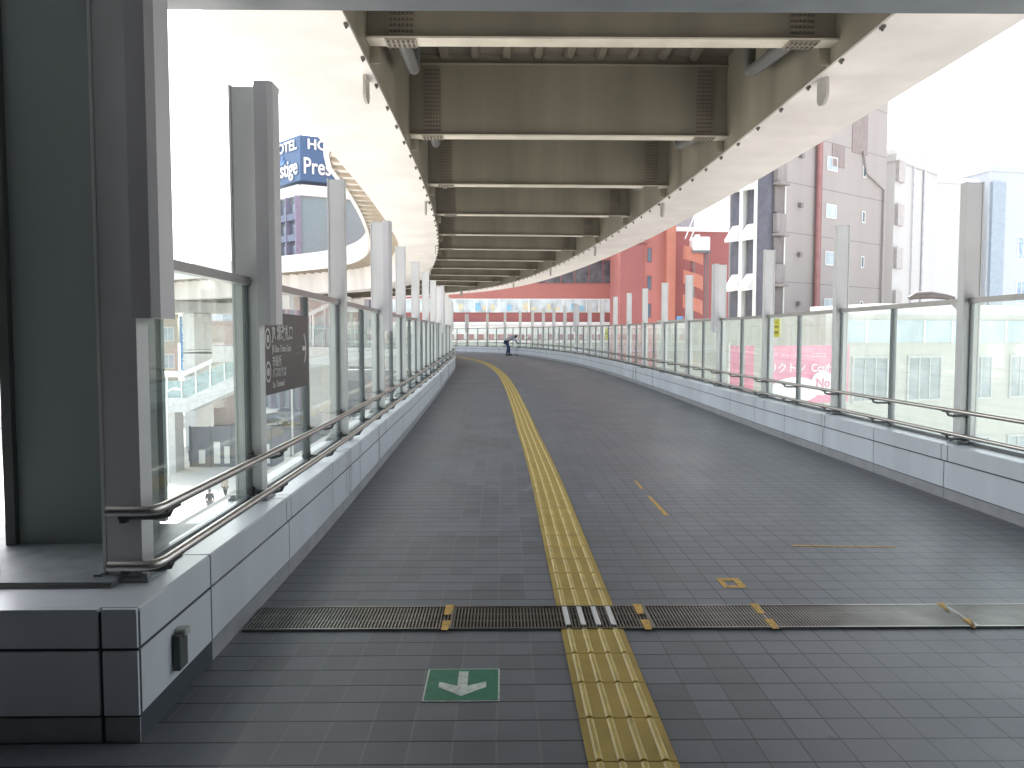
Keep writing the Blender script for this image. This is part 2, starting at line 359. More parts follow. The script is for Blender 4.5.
# cross beams
beam_me = {}
def beam(q):
    T = VC.T(q, 0, 0); r = link('cross_beam', None, None, V); r.matrix_world = T; r.parent = V
    def part(key, fn, m):
        if key not in beam_me:
            mb = MB(); fn(mb); o = mb.build(key, m, r); beam_me[key] = o.data
        else: link(key, beam_me[key], None, r)
    part('web', lambda mb: mb.box(-3.06, 3.06, -.012, .012, 5.27, 6.79), M_beam_shade)
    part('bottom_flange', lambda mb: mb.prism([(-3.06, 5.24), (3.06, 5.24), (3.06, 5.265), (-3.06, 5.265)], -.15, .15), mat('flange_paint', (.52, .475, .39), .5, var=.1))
    part('top_flange', lambda mb: (mb.box(-3.06, 3.06, -.11, -.013, 6.60, 6.615), mb.box(-3.06, 3.06, .013, .11, 6.60, 6.615)), M_beam_shade)
    for sg in (-1, 1):
        key = 'splice%d' % sg; c = sg*2.62
        if key not in beam_me:
            mb = MB(); mb.box(c-.17, c+.17, -.026, -.013, 5.32, 6.56); mb.box(c-.2, c+.2, -.14, .14, 5.222, 5.238); sp_ = mb.build('splice_plate', M_bolt, r); beam_me[key] = sp_.data
            mb = MB()
            for i_ in range(6):
                for j_ in range(16): u = c-.135+.054*i_; z = 5.37+.075*j_; mb.box(u-.015, u+.015, -.05, -.027, z-.015, z+.015)
            for i_ in range(6):
                for j_ in (-.1, -.05, .05, .1): u = c-.16+.064*i_; mb.box(u-.013, u+.013, j_-.013, j_+.013, 5.203, 5.221)
            bo = mb.build('bolts', mat('bolt_dark', (.11, .095, .075), .5), sp_); beam_me[key+'b'] = bo.data
        else:
            sp_ = link('splice_plate', beam_me[key], None, r); link('bolts', beam_me[key+'b'], None, sp_)
    for sg in (-1, 1):
        def stf(mb):
            mb.box(min(sg*3.06, sg*2.92), max(sg*3.06, sg*2.92), .16, .175, 5.02, 6.79)
        if 'stf%d' % sg in beam_me: link('stiffener', beam_me['stf%d' % sg], None, r)
        else:
            mb = MB(); stf(mb); beam_me['stf%d' % sg] = mb.build('stiffener', M_beam_shade, r).data
q = -9.3
while q < 74: beam(q); q += 5.0
# small clips, and the rounded hanger plates along the inner soffit edges
for sg in (-1, 1):
    cm = None
    for i in range(52):
        q = 7.2+i*1.12
        if cm is None:
            mb = MB(); mb.box(-.022, .022, -.04, .04, 4.965, 4.998); mb.box(-.01, .01, -.015, .015, 4.94, 4.964); cm = mb.build('edge_clip', M_clip, V); o = cm
        else: o = link('edge_clip', cm.data, None, V)
        o.matrix_world = VC.T(q, sg*(HI+.02), 0)
    for i in range(6):
        q = 11.4+i*10.4; mb = MB()
        poly = [(-.17, 4.997), (-.17, 4.78)]+[(-.17*math.cos(a), 4.78-.13*math.sin(a)) for a in [k*math.pi/8 for k in range(1, 8)]]+[(.17, 4.78), (.17, 4.997)]
        mb.prism(poly, -.02, .02, VC.T(q, sg*(HI+.12), 0) @ Matrix.Rotation(R(90), 4, 'Z')); mb.build('hanger_plate', mat('hanger', (.36, .34, .31), .5), V)
# drain pipes
for k in range(3):
    for sg in (-1, 1):
        mb = MB(); q = 10.95+5*k
        mb.tube([VC.pt(q, sg*2.66, 5.44), VC.pt(q+1, sg*2.69, 5.54), VC.pt(q+2.0, sg*2.72, 5.66), VC.pt(q+2.25, sg*2.73, 5.72), VC.pt(q+2.35, sg*2.74, 5.9), VC.pt(q+2.35, sg*2.74, 6.6)], .1, 14)
        mb.build('drain_pipe', mat('pipe_grey', (.10, .10, .095), .5), V, smooth=True)
# piers
for q, o in ((78, 0), (96, 0), (114, 0), (132, 0)):
    mb = MB(); T = VC.T(q, o, 0); mb.box(-1.1, 1.1, -.9, .9, G, 3.8, T); mb.box(-4.4, 4.4, -.8, .8, 3.8, 4.98, T); mb.build('pier', mat('pier_concrete', (.60, .60, .58), .7, var=.08), V, bevel=.06)

# ================================================================== NEAR END: roof over it, unseen walls behind, shaped to darken it
Rf = thing('canopy_roof', 'dark grey metal roof edge across the very top of the picture', 'roof')
box('roof_slab', M_roof, Rf, -8, 9, -8, 3.7, 3.05, 3.35)
box('edge_beam', mat('edge_beam', (.30, .32, .34), .45), Rf, -8, 9, 3.702, 4.0, 2.985, 3.55)
S = thing('shade_enclosure', 'unseen grey walls behind the viewer shaped to darken the near end', 'building')
box('wall', M_bwall, S, -8, 9, -8.3, -8.0, -.5, 3.05)
box('wall', M_bwall, S, 4.6, 4.9, -8, 1.5, -.5, 3.05)
box('wall', M_bwall, S, -5.3, -5.0, -8, 2.65, -.5, 3.05)

# ================================================================== PARAPETS
def parapet(path, sg, s0, s1, label, period, first):
    """sg=+1: wall to the right of the path line, -1: to the left. joints follow the post spacing"""
    P = thing('parapet', label, 'parapet')
    def pr(pts): return [(sg*o, z) for o, z in pts]
    cm = MB(); sweep(cm, path, pr([(.012, .0), (.32, .0), (.32, .455), (.012, .455)]), s0, s1, .66); cm.build('core', M_joint, P)
    q = first; g_ = .006
    cop = pr([(0, .335), (0, .462), (.008, .47), (.34, .47), (.34, .458), (.0115, .458), (.0115, .335)])
    low = pr([(0, .098), (0, .322), (.0115, .322), (.0115, .098)])
    kck = pr([(.006, .0), (.006, .088), (.0118, .088), (.0118, .0)])
    while q < s1:
        for a, b_ in ((0, .10), (.10, .10+(period-.1)/2), (.10+(period-.1)/2, period)):
            a2, b2 = max(q+a, s0), min(q+b_, s1)
            if b2-a2 > .03: mb = MB(); sweep(mb, path, cop, a2+g_, b2-g_, .7); mb.build('coping_panel', M_panel, P)
        for a, b_ in ((.05, .05+period/2), (.05+period/2, .05+period)):
            a2, b2 = max(q+a, s0), min(q+b_, s1)
            if b2-a2 > .03: mb = MB(); sweep(mb, path, low, a2+g_, b2-g_, .7); mb.build('face_panel', M_panel, P)
            if b2-a2 > .03: mb = MB(); sweep(mb, path, kck, a2+.003, b2-.003, .7); mb.build('kick_plate', M_kick, P)
        q += period
    return P
PER = 2.65
PR = parapet(RW, 1, -7.9, 80, 'long pale blue clad low wall along the right side of the walkway', PER, -6.45)
PL = parapet(LW, -1, 2.72, 74, 'pale grey blue low wall along the left side ending in a square near corner', 2.5, 2.1-.01)
# near return of the left parapet (facing the viewer)
mb = MB(); mb.box(-7, -1.252, 2.713, 3.4, 0, .455); mb.build('return_core', M_joint, PL)
for x0, x1 in ((-1.37, -1.251), (-2.9, -1.385), (-4.4, -2.915), (-7, -4.415)):
    mb = MB(); mb.box(x0, x1, 2.70, 2.712, .335, .4575); mb.box(x0, min(x1, -1.2525), 2.70, 3.398 if x1 < -1.3 else 2.719, .4576, .4695); mb.build('coping_panel', M_panel, PL)
    box('face_panel', M_panel, PL, x0, x1, 2.70, 2.712, .098, .322)
    box('kick_plate', M_kick, PL, x0, x1, 2.706, 2.712, 0, .088)
mb = MB(); mb.box(-1.383, -1.255, 2.7195, 3.39, .4555, .4575); mb.build('coping_panel', M_panel, PL)
# switch box on the parapet face
sb = thing('outlet_box', 'small dark outlet box with a light cap on the near left parapet face', 'outlet box', (-1.25, 3.02, .2))
box('housing', mat('box_dark', (.07, .08, .08), .4), sb, .001, .032, -.045, .035, -.065, .075, .006)
box('cap', mat('box_cap', (.45, .45, .42), .4), sb, .004, .045, -.02, .03, .06, .088, .005)

# ================================================================== GLASS FENCES
def fence(path, sg, posts, tops, covers, label, s_end, start=None):
    Fz = thing('glass_fence', label, 'fence')
    o0 = .2
    bays = []
    for i, q in enumerate(posts):
        T = path.T(q, sg*o0, 0)
        mb = MB(); mb.box(-.075, .075, -.012, .012, .47, tops, T); mb.box(-.075, -.062, -.05, -.0121, .47, tops, T); mb.box(.062, .075, -.05, -.0121, .47, tops, T)
        mb.box(-.075, -.062, .0121, .05, .47, tops, T); mb.box(.062, .075, .0121, .05, .47, tops, T)
        # closed side skin that faces the walkway
        mb.box(-.06, .06, -.046, -.0125, .472, tops-.01, T)
        p = mb.build('post', M_post, Fz)
        mb = MB(); mb.box(-.11, .11, -.085, .085, .4702, .484, T)
        for u in (-.09, .09):
            for v_ in (-.06, .06): mb.box(u-.012, u+.012, v_-.012, v_+.012, .4842, .50, T)
        mb.build('foot_plate', M_plate, p)
        if i in covers:
            mb = MB(); a = -sg
            poly = [(a*.078, -.09), (a*.150, -.09), (a*.175, -.065), (a*.175, .065), (a*.150, .09), (a*.078, .09)]
            vs = [T @ Vector((u, v_, z)) for z in (1.47, tops+.01) for u, v_ in poly]; k = 6
            mb.add(vs, [tuple(range(k-1, -1, -1)), tuple(range(k, 2*k))]+[(j, (j+1) % k, (j+1) % k+k, j+k) for j in range(k)]); mb.build('light_cover', M_post2, p)
        if i+1 < len(posts): bays.append((q, posts[i+1]))
    for a, b_ in bays:
        m = (a+b_)/2 if b_-a > 2 else None
        mb = MB(); sweep(mb, path, [(sg*(o0-.03), 1.69), (sg*(o0+.03), 1.69), (sg*(o0+.03), 1.735), (sg*(o0-.03), 1.735)], a+.052, b_-.052, .7); mb.build('top_rail', M_trail, Fz)
        mb = MB(); sweep(mb, path, [(sg*(o0-.02), .4705), (sg*(o0+.02), .4705), (sg*(o0+.02), .5), (sg*(o0-.02), .5)], a+.09, b_-.09, .7); mb.build('sill_channel', M_mull, Fz)
        segs = [(a+.06, b_-.06)] if m is None else [(a+.06, m-.02), (m+.02, b_-.06)]
        for u, v_ in segs:
            mb = MB(); sweep(mb, path, [(sg*(o0-.006), .502), (sg*(o0+.006), .502), (sg*(o0+.006), 1.688), (sg*(o0-.006), 1.688)], u, v_, .7); mb.build('glass_panel', M_glassR if sg > 0 else M_glass, Fz)
        for q in ([m] if m else []): mb = MB(); mb.box(-.028, .028, -.015, .015, .471, 1.689, path.T(q, sg*o0, 0)); mb.build('mullion', M_mull, Fz)
        for q in (a+.056, b_-.056): mb = MB(); mb.box(-.015, .015, -.004, .004, .501, 1.688, path.T(q, sg*o0, 0)); mb.build('glass_edge', M_mull, Fz)
    return Fz, bays
rp = [-6.35+PER*i for i in range(33)]
lp = [3.08, 4.6]+[4.6+2.65*i for i in range(1, 26)]
fence(RW, 1, rp, 2.72, {8, 16, 24}, 'glass fence with tall grey posts on top of the right parapet', 80)
fence(LW, -1, lp, 2.80, {0, 1, 3, 8, 13, 18}, 'glass fence with tall grey posts on top of the left parapet', 74)

# ================================================================== HANDRAILS
def handrail(path, sg, s0, s1, posts, label, bend):
    H = thing('handrail', label, 'handrail')
    for z, o in ((.775, .0), (.575, .0)):
        pts = []
        if bend: pts += [path.pt(s0, sg*.17, z), path.pt(s0, sg*.07, z), path.pt(s0+.005, sg*(.035), z), path.pt(s0+.03, sg*.008, z)]
        q = s0+.07 if bend else s0
        while q < s1: pts.append(path.pt(q, 0, z)); q += .6
        mb = MB(); mb.tube(pts, .0185, 12); mb.build('rail', M_steel, H, smooth=True)
    ms = []
    for a, b_ in zip(posts, posts[1:]):
        ms.append(a-.07); 
        if b_-a > 2: ms.append((a+b_)/2)
    bm_ = None
    for q in ms:
        for z in (.775, .575):
            T = path.T(q, 0, z)
            if bm_ is None:
                mb = MB(); mb.tube([(sg*.20, 0, -.055), (sg*.05, 0, -.055), (sg*.012, 0, -.045), (0, 0, -.018)], .011, 8); mb.box(-.012, .012, -.06, .06, -.024, -.0165)
                mb.box(min(sg*.17, sg*.19), max(sg*.17, sg*.19), -.02, .02, -.075, -.03)
                bm_ = mb.build('bracket', M_brk, H, smooth=True); o = bm_
            else: o = link('bracket', bm_.data, None, H)
            o.matrix_world = T
            if len(ms) > 48 and q > 64: o['kind'] = 'thing'
handrail(LW, -1, 2.86, 66, [p for p in lp if p < 64], 'double stainless handrail along the left parapet with turned near end', True)
handrail(RW, 1, -7.8, 76, [p for p in rp if -1 < p < 64], 'double stainless handrail along the right parapet', False)

# ================================================================== NEAR STEEL COLUMN
K = thing('steel_column', 'broad dark grey steel column standing on the near left parapet corner', 'column', (-1.95, 3.5, .47))
box('base_plate', M_plate, K, -1.2, .50, -.56, .38, .003, .021)
box('base_rim', M_coldk, K, -1.2, .50, -.566, -.561, .001, .014)
mb = MB(); mb.box(-.17, .29, 0, .035, .022, 2.575); mb.box(-.17, .29, .42, .455, .022, 2.575); mb.box(-.01, .02, .036, .419, .022, 2.575); mb.build('shaft', M_col, K)
mb = MB(); mb.box(.292, .40, -.02, .10, .022, 2.575); mb.build('cover_strip', M_coldk, K)
mb = MB()
for z in (1.8, 1.84): 
    for u in (.24, .275, .31): mb.tube([(u+.07, -.021, z), (u+.07, -.035, z)], .01, 8)
mb.build('bolts', M_dark, K)
box('anchor_bolts', M_dark, K, -.03, -.01, -.42, -.4, .0215, .04)
box('edge_angle', mat('angle_dark', (.06, .065, .065), .5), K, -.215, -.172, -.03, .03, .022, 2.575)

# ================================================================== WALKWAY SURFACE DETAILS
TPV = thing('tactile_paving', 'yellow ribbed tactile paving strip curving along the grey tiles', 'tactile paving')
ba = MB(); rb = MB(); q = .15
while q < 84:
    if abs(q+.15-3.90) > .12:
        sweep(ba, TP, rect(-.148, .148, .0, .0065), q+.002, q+.297, .3)
        for o in (-.11, -.037, .037, .11):
            sweep(rb, TP, [(o-.013, .0064), (o-.006, .0120), (o+.006, .0120), (o+.013, .0064)], q+.007, q+.290, .3)
    q += .3
ba.build('tile_base', M_yel, TPV); rb.build('guide_ribs', M_yel2, TPV)
D = thing('drain_grate', 'dark steel drain grate running straight across the walkway', 'drain')
box('trough', M_dark, D, -1.24, 3.83, 3.76, 4.06, .001, .003)
mb = MB()
for y0 in (3.745, 4.055): mb.box(-1.24, 3.83, y0, y0+.012, .001, .012)
for xx in (-.25, .73, 1.31, 2.3): mb.box(xx-.006, xx+.006, 3.758, 4.054, .0031, .0115)
mb.build('frame', M_grate, D)
mb = MB(); xx = -1.23
while xx < 3.82:
    mb.box(xx, xx+.0065, 3.759, 4.053, .0032, .0105); xx += .0165
mb.box(-1.23, 3.82, 3.86, 3.865, .0034, .0085); mb.box(-1.23, 3.82, 3.95, 3.955, .0034, .0085)
mb.build('slats', M_grate, D)
mb = MB()
for o in (-.11, -.037, .037, .11): mb.box(.43+o-.012, .43+o+.012, 3.78, 4.04, .0106, .016)
mb.build('guide_bars', mat('bright_bar', (.80, .80, .80), .3, metal=.1), D)
# evacuation floor sign
E_ = thing('floor_sign', 'green square floor sticker with a white arrow pointing at the viewer', 'floor sign', (-.16, 3.15, 0))
box('plate', M_signw, E_, -.15, .15, -.15, .15, .0008, .003)
box('green_field', M_green, E_, -.143, .143, -.143, .143, .0031, .0042)
mb = MB()
def flat(mb, poly, z0, z1):
    n = len(poly); mb.add([(u, v, z0) for u, v in poly]+[(u, v, z1) for u, v in poly], [tuple(range(n)), tuple(range(2*n-1, n-1, -1))]+[(i, i+n, (i+1) % n+n, (i+1) % n) for i in range(n)])
flat(mb, [(-.02, .12), (.02, .12), (.02, -.02), (.095, .02), (.095, -.03), (0, -.11), (-.095, -.03), (-.095, .02), (-.02, -.02)], .0043, .0053)
mb.build('arrow', M_signw, E_)
# tape marks
def tape(label, polys):
    mb = MB(); 
    for p in polys: flat(mb, p, .0012, .0022) if len(p) > 2 else None
    tag(mb.build('tape_mark', M_tape), label, 'tape', 'yellow tape marks on the floor')
def rc(x0, x1, y0, y1): return [(x0, y0), (x1, y0), (x1, y1), (x0, y1)]
def lift(o, z): o.location.z = z
tape('short worn tape stripe farther away in the line right of the yellow strip', [[(1.28, 7.3), (1.31, 7.31), (1.305, 7.72), (1.285, 7.7)]])
tape('long thin tape stripe lying nearer in the line right of the yellow strip', [[(1.275, 6.2), (1.31, 6.19), (1.305, 6.95), (1.28, 7.0)]])
tape('long tape stripe lying crosswise on the right side tiles', [[(1.95, 5.26), (2.62, 5.22), (2.62, 5.245), (1.95, 5.29)]])
tape('small tape square beyond the drain grate', [rc(1.24, 1.27, 4.38, 4.56), rc(1.33, 1.37, 4.38, 4.56), rc(1.272, 1.328, 4.38, 4.42), rc(1.272, 1.328, 4.51, 4.56)])
for x0, lab in ((-.27, 'tape crossing the drain grate left of the yellow strip'), (.7, 'tape crossing the drain grate just right of the yellow strip'), (1.31, 'tape crossing the drain grate in line with the tape square'), (2.28, 'slanting tape on the drain grate farthest right')):
    mb = MB()
    sk = .05 if x0 > 2 else 0.01
    for a, b_ in ((3.72, 3.85), (3.93, 4.08)): flat(mb, [(x0-.022-sk*(a-3.9), a), (x0+.022-sk, a), (x0+.02+sk*.2, b_), (x0-.024+sk*.2, b_)], .0122, .0135)
    tag(mb.build('tape_mark', M_tape), lab, 'tape', 'yellow tape marks on the floor')
# wayfinding sign on the left fence glass
W = thing('wayfinding_sign', 'brown direction board with pale writing and an arrow on the left fence', 'sign')
Tw = Matrix.Translation((-1.42, 5.29, 1.30)) @ Matrix.Diagonal((1, .9, 1, 1)) @ Matrix.Rotation(R(90), 4, 'Z')
mb = MB(); mb.box(-.60, .60, -.012, .012, -.25, .25, Tw); mb.build('board', M_brown, W, bevel=.003)
def wt(s, size, x, z, bold=.0, align='LEFT'): text('lettering', s, size, M_letter, W, Tw @ Matrix.Translation((x, -.0145, z)), .001, bold, align)
wt('JR 線改札口', .105, -.42, .12, .0015); wt('JR Line Ticket Gate', .062, -.42, .025, .001)
wt('市役所', .075, -.42, -.055, .001); wt('バスのりば', .07, -.42, -.125, .001); wt('Bus Terminal', .055, -.42, -.195, .0008)
mb = MB()
for zc in (.09, -.11):
    for k in range(24):
        a0, a1 = 2*math.pi*k/24, 2*math.pi*(k+1)/24
        vs = [Tw @ Vector((-.515+r*math.cos(a), -.0150, zc+r*math.sin(a))) for a in (a0, a1) for r in (.05, .064)]; mb.add(vs, [(0, 1, 3, 2)])
    mb.box(-.54, -.49, -.0155, -.0135, zc-.022, zc+.022, Tw)
mb.build('pictogram', M_letter, W)
mb = MB()
for k in range(12):
    a0, a1 = R(-50+100*k/12), R(-50+100*(k+1)/12)
    vs = [Tw @ Vector((.35+r*math.cos(a), -.0152, .02+.8*r*math.sin(a))) for a in (a0, a1) for r in (.15, .175)]; mb.add(vs, [(0, 1, 3, 2)])
mb.box(.40, .505, -.0155, -.0135, .005, .035, Tw); mb.build('arrow', M_letter, W)
# notices on the right fence glass
def notice(q, z0, z1, wd, m, label, lines, cat='notice'):
    T = RW.T(q, .185, 0) @ Matrix.Rotation(R(-90), 4, 'Z') @ Matrix.Rotation(0, 4, 'Z')
    N = thing('notice', label, cat)
    mb = MB(); mb.box(-wd/2, wd/2, -.004, .004, z0, z1, T); mb.build('sheet', m, N)
    mb = MB()
    for a, b_, c, d in lines: mb.box(a*wd, b_*wd, -.0055, -.0045, z0+c*(z1-z0), z0+d*(z1-z0), T)
    mb.build('print', mat('print_dark', (.25, .22, .03), .6), N)
notice(11.75, 1.40, 1.665, .22, mat('notice_yellow', (.72, .66, .05), .6), 'yellow notice with dark print hung on the right fence glass', [(-.4, .35, .52, .62), (-.42, .4, .18, .32), (-.3, .2, .8, .84)])
notice(29.8, 1.20, 1.62, .5, mat('notice_lime', (.66, .68, .20), .6), 'pale yellow green notice on the far right fence glass', [(-.3, .3, .5, .6)])

# ================================================================== PEOPLE
def skin_body(name, parent, m, joints, edges, root=0, sub=1):
    me = bpy.data.meshes.new(name); me.from_pydata([j[0] for j in joints], edges, []); me.update()
    ob = link(name, me); sk = ob.modifiers.new('skin', 'SKIN'); sk.use_smooth_shade = True
    for i, j in enumerate(joints):
        d = me.skin_vertices[0].data[i]; r = j[1]; d.radius = r if isinstance(r, tuple) else (r, r); d.use_root = (i == root)
    sb_ = ob.modifiers.new('sub', 'SUBSURF'); sb_.levels = sub; sb_.render_levels = sub
    bpy.context.view_layer.update()
    m2 = bpy.data.meshes.new_from_object(ob.evaluated_get(bpy.context.evaluated_depsgraph_get())); bpy.data.objects.remove(ob)
    m2.name = name
    for p in m2.polygons: p.use_smooth = True
    return link(name, m2, m, parent)
M_skin = mat('skin', (.52, .34, .25), .55, var=.05)
M_hair = mat('hair', (.12, .12, .125), .6, var=.1)
def person(label, loc, rz, shirt, trousers, bend=0, step=.1, group=None, pole=False):
    P = thing('person', label, 'person', loc, rz, group)
    c, s = math.cos(R(bend)), math.sin(R(bend)); hip = Vector((0, -.12*s, .90))
    def up(fwd, h, side=0): return hip+Vector((side, h*s+fwd*c, h*c-fwd*s))
    neck, chest, wst = up(0, .50), up(.01, .36), up(0, .15); head = up(.06+.03*s, .62)
    kn = [(-.1, .03+step*.4, .48), (.1, .03-step*.4, .48)]; an = [(-.1, -.02+step, .09), (.1, -.02-step, .09)]; toe = [(-.11, .13+step, .04), (.11, .13-step, .04)]
    reach = .28*s
    shl = [up(0, .44, -.18), up(0, .44, .18)]
    el = [shl[0]+Vector((-.04, .10+reach*.5, -.26)), shl[1]+Vector((.04, .10+reach*.5, -.26))]
    wr = [el[0]+Vector((.05, .18+reach*.3, -.16)), el[1]+Vector((-.05, .18+reach*.3, -.14))] if bend else [el[0]+Vector((0, .06, -.24)), el[1]+Vector((0, .02, -.24))]
    J = [(hip, (.15, .11)), (wst, (.13, .10)), (chest, (.165, .11)), (neck, .058), (head-Vector((0, 0, .06*c)), .07), (head, .095), (up(.07, .70), .07)]
    Ed = [(0, 1), (1, 2), (2, 3), (3, 4), (4, 5), (5, 6)]
    for k in (0, 1):
        b0 = len(J); hx = (-.09, .09)[k]
        J += [(hip+Vector((hx, 0, -.07)), .092), (kn[k], .062), (an[k], .042), (toe[k], .036)]; Ed += [(0, b0), (b0, b0+1), (b0+1, b0+2), (b0+2, b0+3)]
        b1 = len(J); J += [(shl[k], .06), (el[k], .042), (wr[k], .03), (wr[k]+(wr[k]-el[k]).normalized()*.09, .034)]; Ed += [(2, b1), (b1, b1+1), (b1+1, b1+2), (b1+2, b1+3)]
    skin_body('body', P, M_skin, [(tuple(a), b_) for a, b_ in J], Ed)
    JJ = [(hip+Vector((0, 0, .02)), .155), (hip+Vector((-.09, 0, -.07)), .108), (kn[0], .078), (Vector(an[0])+Vector((0, 0, .0)), .065), (hip+Vector((.09, 0, -.07)), .108), (kn[1], .078), (Vector(an[1]), .065)]
    skin_body('trousers', P, trousers, [(tuple(a), b_) for a, b_ in JJ], [(0, 1), (1, 2), (2, 3), (0, 4), (4, 5), (5, 6)])
    JS = [(up(0, -.02), .15), (wst, .15), (chest, .165), (up(0, .47), (.09, .08)), (shl[0], .074), (el[0], .058), (el[0].lerp(wr[0], .7), .044), (shl[1], .074), (el[1], .058), (el[1].lerp(wr[1], .7), .044)]
    skin_body('shirt', P, shirt, [(tuple(a), b_) for a, b_ in JS], [(0, 1), (1, 2), (2, 3), (2, 4), (4, 5), (5, 6), (2, 7), (7, 8), (8, 9)])
    skin_body('hair', P, M_hair, [(tuple(up(.0, .66)), .09), (tuple(up(.04, .72)), .088), (tuple(up(-.02, .60)), .07)], [(0, 1), (0, 2)])
    for k in (0, 1):
        mb = MB(); a = Vector(an[k]); t = Vector(toe[k]); mb.tube([a+Vector((0, -.05, -.045)), a+Vector((0, 0, -.04)), t+Vector((0, 0, .0)), t+Vector((0, .05, -.01))], .05, 10, radii=[.04, .05, .045, .03]); mb.build('shoe', mat('shoe_dark', (.03, .03, .035), .5), P, smooth=True)
    return P, wr
navy = mat('navy_cloth', (.045, .07, .17), .8, var=.15, scale=12); sky_shirt = mat('shirt_blue', (.30, .38, .50), .8, var=.1, scale=12)
P0, wr0 = person('person in a blue shirt and navy trousers bending forward beside the far curb', (.38, 49.3, rise(49.3)), R(-90), sky_shirt, navy, 62, .08)
st = MB(); zr = rise(49.3); st.tube([(.98, 49.0, zr+.03), (.90, 49.05, zr+.95)], .018, 8); st.tube([(.78, 49.1, zr+.96), (.9, 49.05, zr+.965), (1.02, 49.0, zr+.96)], .018, 8); st.box(.80, 1.15, 48.9, 49.1, zr+.002, zr+.06)
tag(st.build('push_broom', mat('broom_grey', (.2, .2, .2), .5)), 'grey push broom standing in front of the bending person', 'broom')
grey_c = mat('grey_cloth', (.16, .16, .18), .8); blk = mat('black_cloth', (.04, .04, .045), .8); tan_c = mat('tan_cloth', (.35, .30, .24), .8)

# ================================================================== BUILDINGS
def frameM(p, q_):
    """origin at p, x axis along wall to q_, y axis into the building"""
    d = Vector((q_[0]-p[0], q_[1]-p[1], 0)); L = d.length; d.normalize()
    return Matrix(((d.x, -d.y, 0, p[0]), (d.y, d.x, 0, p[1]), (0, 0, 1, 0), (0, 0, 0, 1))), L
def window(B, T, x0, x1, z0, z1, pane, frame, bars=1, d=.06):
    mb = MB(); t = .07
    mb.box(x0-t, x0, -d, .02, z0-t, z1+t, T); mb.box(x1, x1+t, -d, .02, z0-t, z1+t, T); mb.box(x0, x1, -d, .02, z0-t, z0, T); mb.box(x0, x1, -d, .02, z1, z1+t, T)
    for k in range(bars): u = x0+(x1-x0)*(k+1)/(bars+1); mb.box(u-.025, u+.025, -d*.8, .0, z0, z1, T)
    w_ = mb.build('window', frame, B)
    mb = MB(); mb.box(x0, x1, -.015, -.004, z0, z1, T); mb.build('pane', pane, w_)
    return w_
def side_T(T, L, depth, side):
    if side == 'right': return T @ Matrix.Translation((L, 0, 0)) @ Matrix.Rotation(R(90), 4, 'Z')
    if side == 'left': return T @ Matrix.Translation((0, depth, 0)) @ Matrix.Rotation(R(-90), 4, 'Z')
    return T
def block(label, p, q_, depth, z1, wall, wins=None, pane=None, frame=None, cat='building', name='building', side='front', z0=G, group=None, roofcol=None, cope=True):
    T, L = frameM(p, q_); B = thing(name, label, cat, (0, 0, 0), 0, group)
    mb = MB(); mb.box(0, L, 0, depth, z0, z1, T); mb.build('wall', wall, B)
    if cope:
        mb = MB(); mb.box(-.12, L+.12, -.12, .12, z1+.001, z1+.5, T); mb.box(-.12, L+.12, depth-.12, depth+.12, z1+.001, z1+.5, T); mb.box(-.12, .12, .121, depth-.121, z1+.001, z1+.5, T); mb.box(L-.12, L+.12, .121, depth-.121, z1+.001, z1+.5, T)
        mb.build('roof_parapet', roofcol or wall, B)
    if wins:
        for (sd, xs, zs, ww, hh, bars) in wins:
            T2 = side_T(T, L, depth, sd)
            for xx in xs:
                for zz in zs: window(B, T2, xx, xx+ww, zz, zz+hh, pane or M_pane, frame or M_white, bars)
    return B, T, L

# --- grey-pink apartment building at right, its louvred end face and red pipe
M_apt = facade_mat('apartment_wall', (.345, .31, .295), (2.8, 1.1), .62, .05)
M_apt2 = mat('apartment_grey', (.28, .25, .24), .75, streak=True)
M_slate = mat('slate_fin', (.12, .12, .145), .6)
pA, pB = (15.5, 45.0), (24.8, 52.0); AD = 2.7
A, T, L = block('tall pinkish grey apartment building with a red drainpipe and fin balconies', pA, pB, AD, 19, M_apt, None, name='apartment_building')
mb = MB(); mb.box(8.7, L, AD+.001, 10, G, 19.4, T); mb.build('rear_wing', M_apt2, A)
for zz in (5.75+2.8*k for k in range(-1, 3)): window(A, T, 4.75, 5.75, zz, zz+.7, M_pane_l, mat('frame_pale', (.62, .62, .6), .5), 1, .04)
for zz in (5.8+2.8*k for k in range(-1, 3)): window(A, T, 8.8, 9.05, zz, zz+.6, M_pane, mat('frame_pale', (.62, .62, .6), .5), 0, .04)
for k in range(-1, 4):
    mb = MB(); mb.box(1.8, 2.05, -.22, -.002, 6.0+2.8*k, 6.25+2.8*k, T); mb.build('vent', mat('vent_dark', (.2, .18, .18), .5), A)
mb = MB(); mb.tube([T @ Vector((3.55, -.2, G)), T @ Vector((3.55, -.2, 12.5)), T @ Vector((3.55, -.2, 18))], .14, 12); mb.tube([T @ Vector((3.9, -.12, G)), T @ Vector((3.9, -.12, 18))], .10, 8); mb.build('downpipe', mat('pipe_red', (.32, .15, .145), .5), A, smooth=True)
mb = MB(); mb.tube([T @ Vector((11.2, -.1, G)), T @ Vector((11.2, -.1, 10.8)), T @ Vector((9.0, -.1, 11.6)), T @ Vector((8.6, -.1, 12.9))], .06, 8); mb.build('cable', M_apt2, A, smooth=True)
mb = MB(); mb.box(5.2, 6.6, -.03, -.002, 11.6, 12.9, T); mb.box(7.4, 9.2, -.03, -.002, 12.7, 16, T); mb.build('grille_panel', mat('grille', (.25, .20, .19), .6), A)
mb = MB(); mb.tube([T @ Vector((.45, -.06, G)), T @ Vector((.45, -.06, 18))], .05, 8); mb.build('corner_trim', M_white, A)
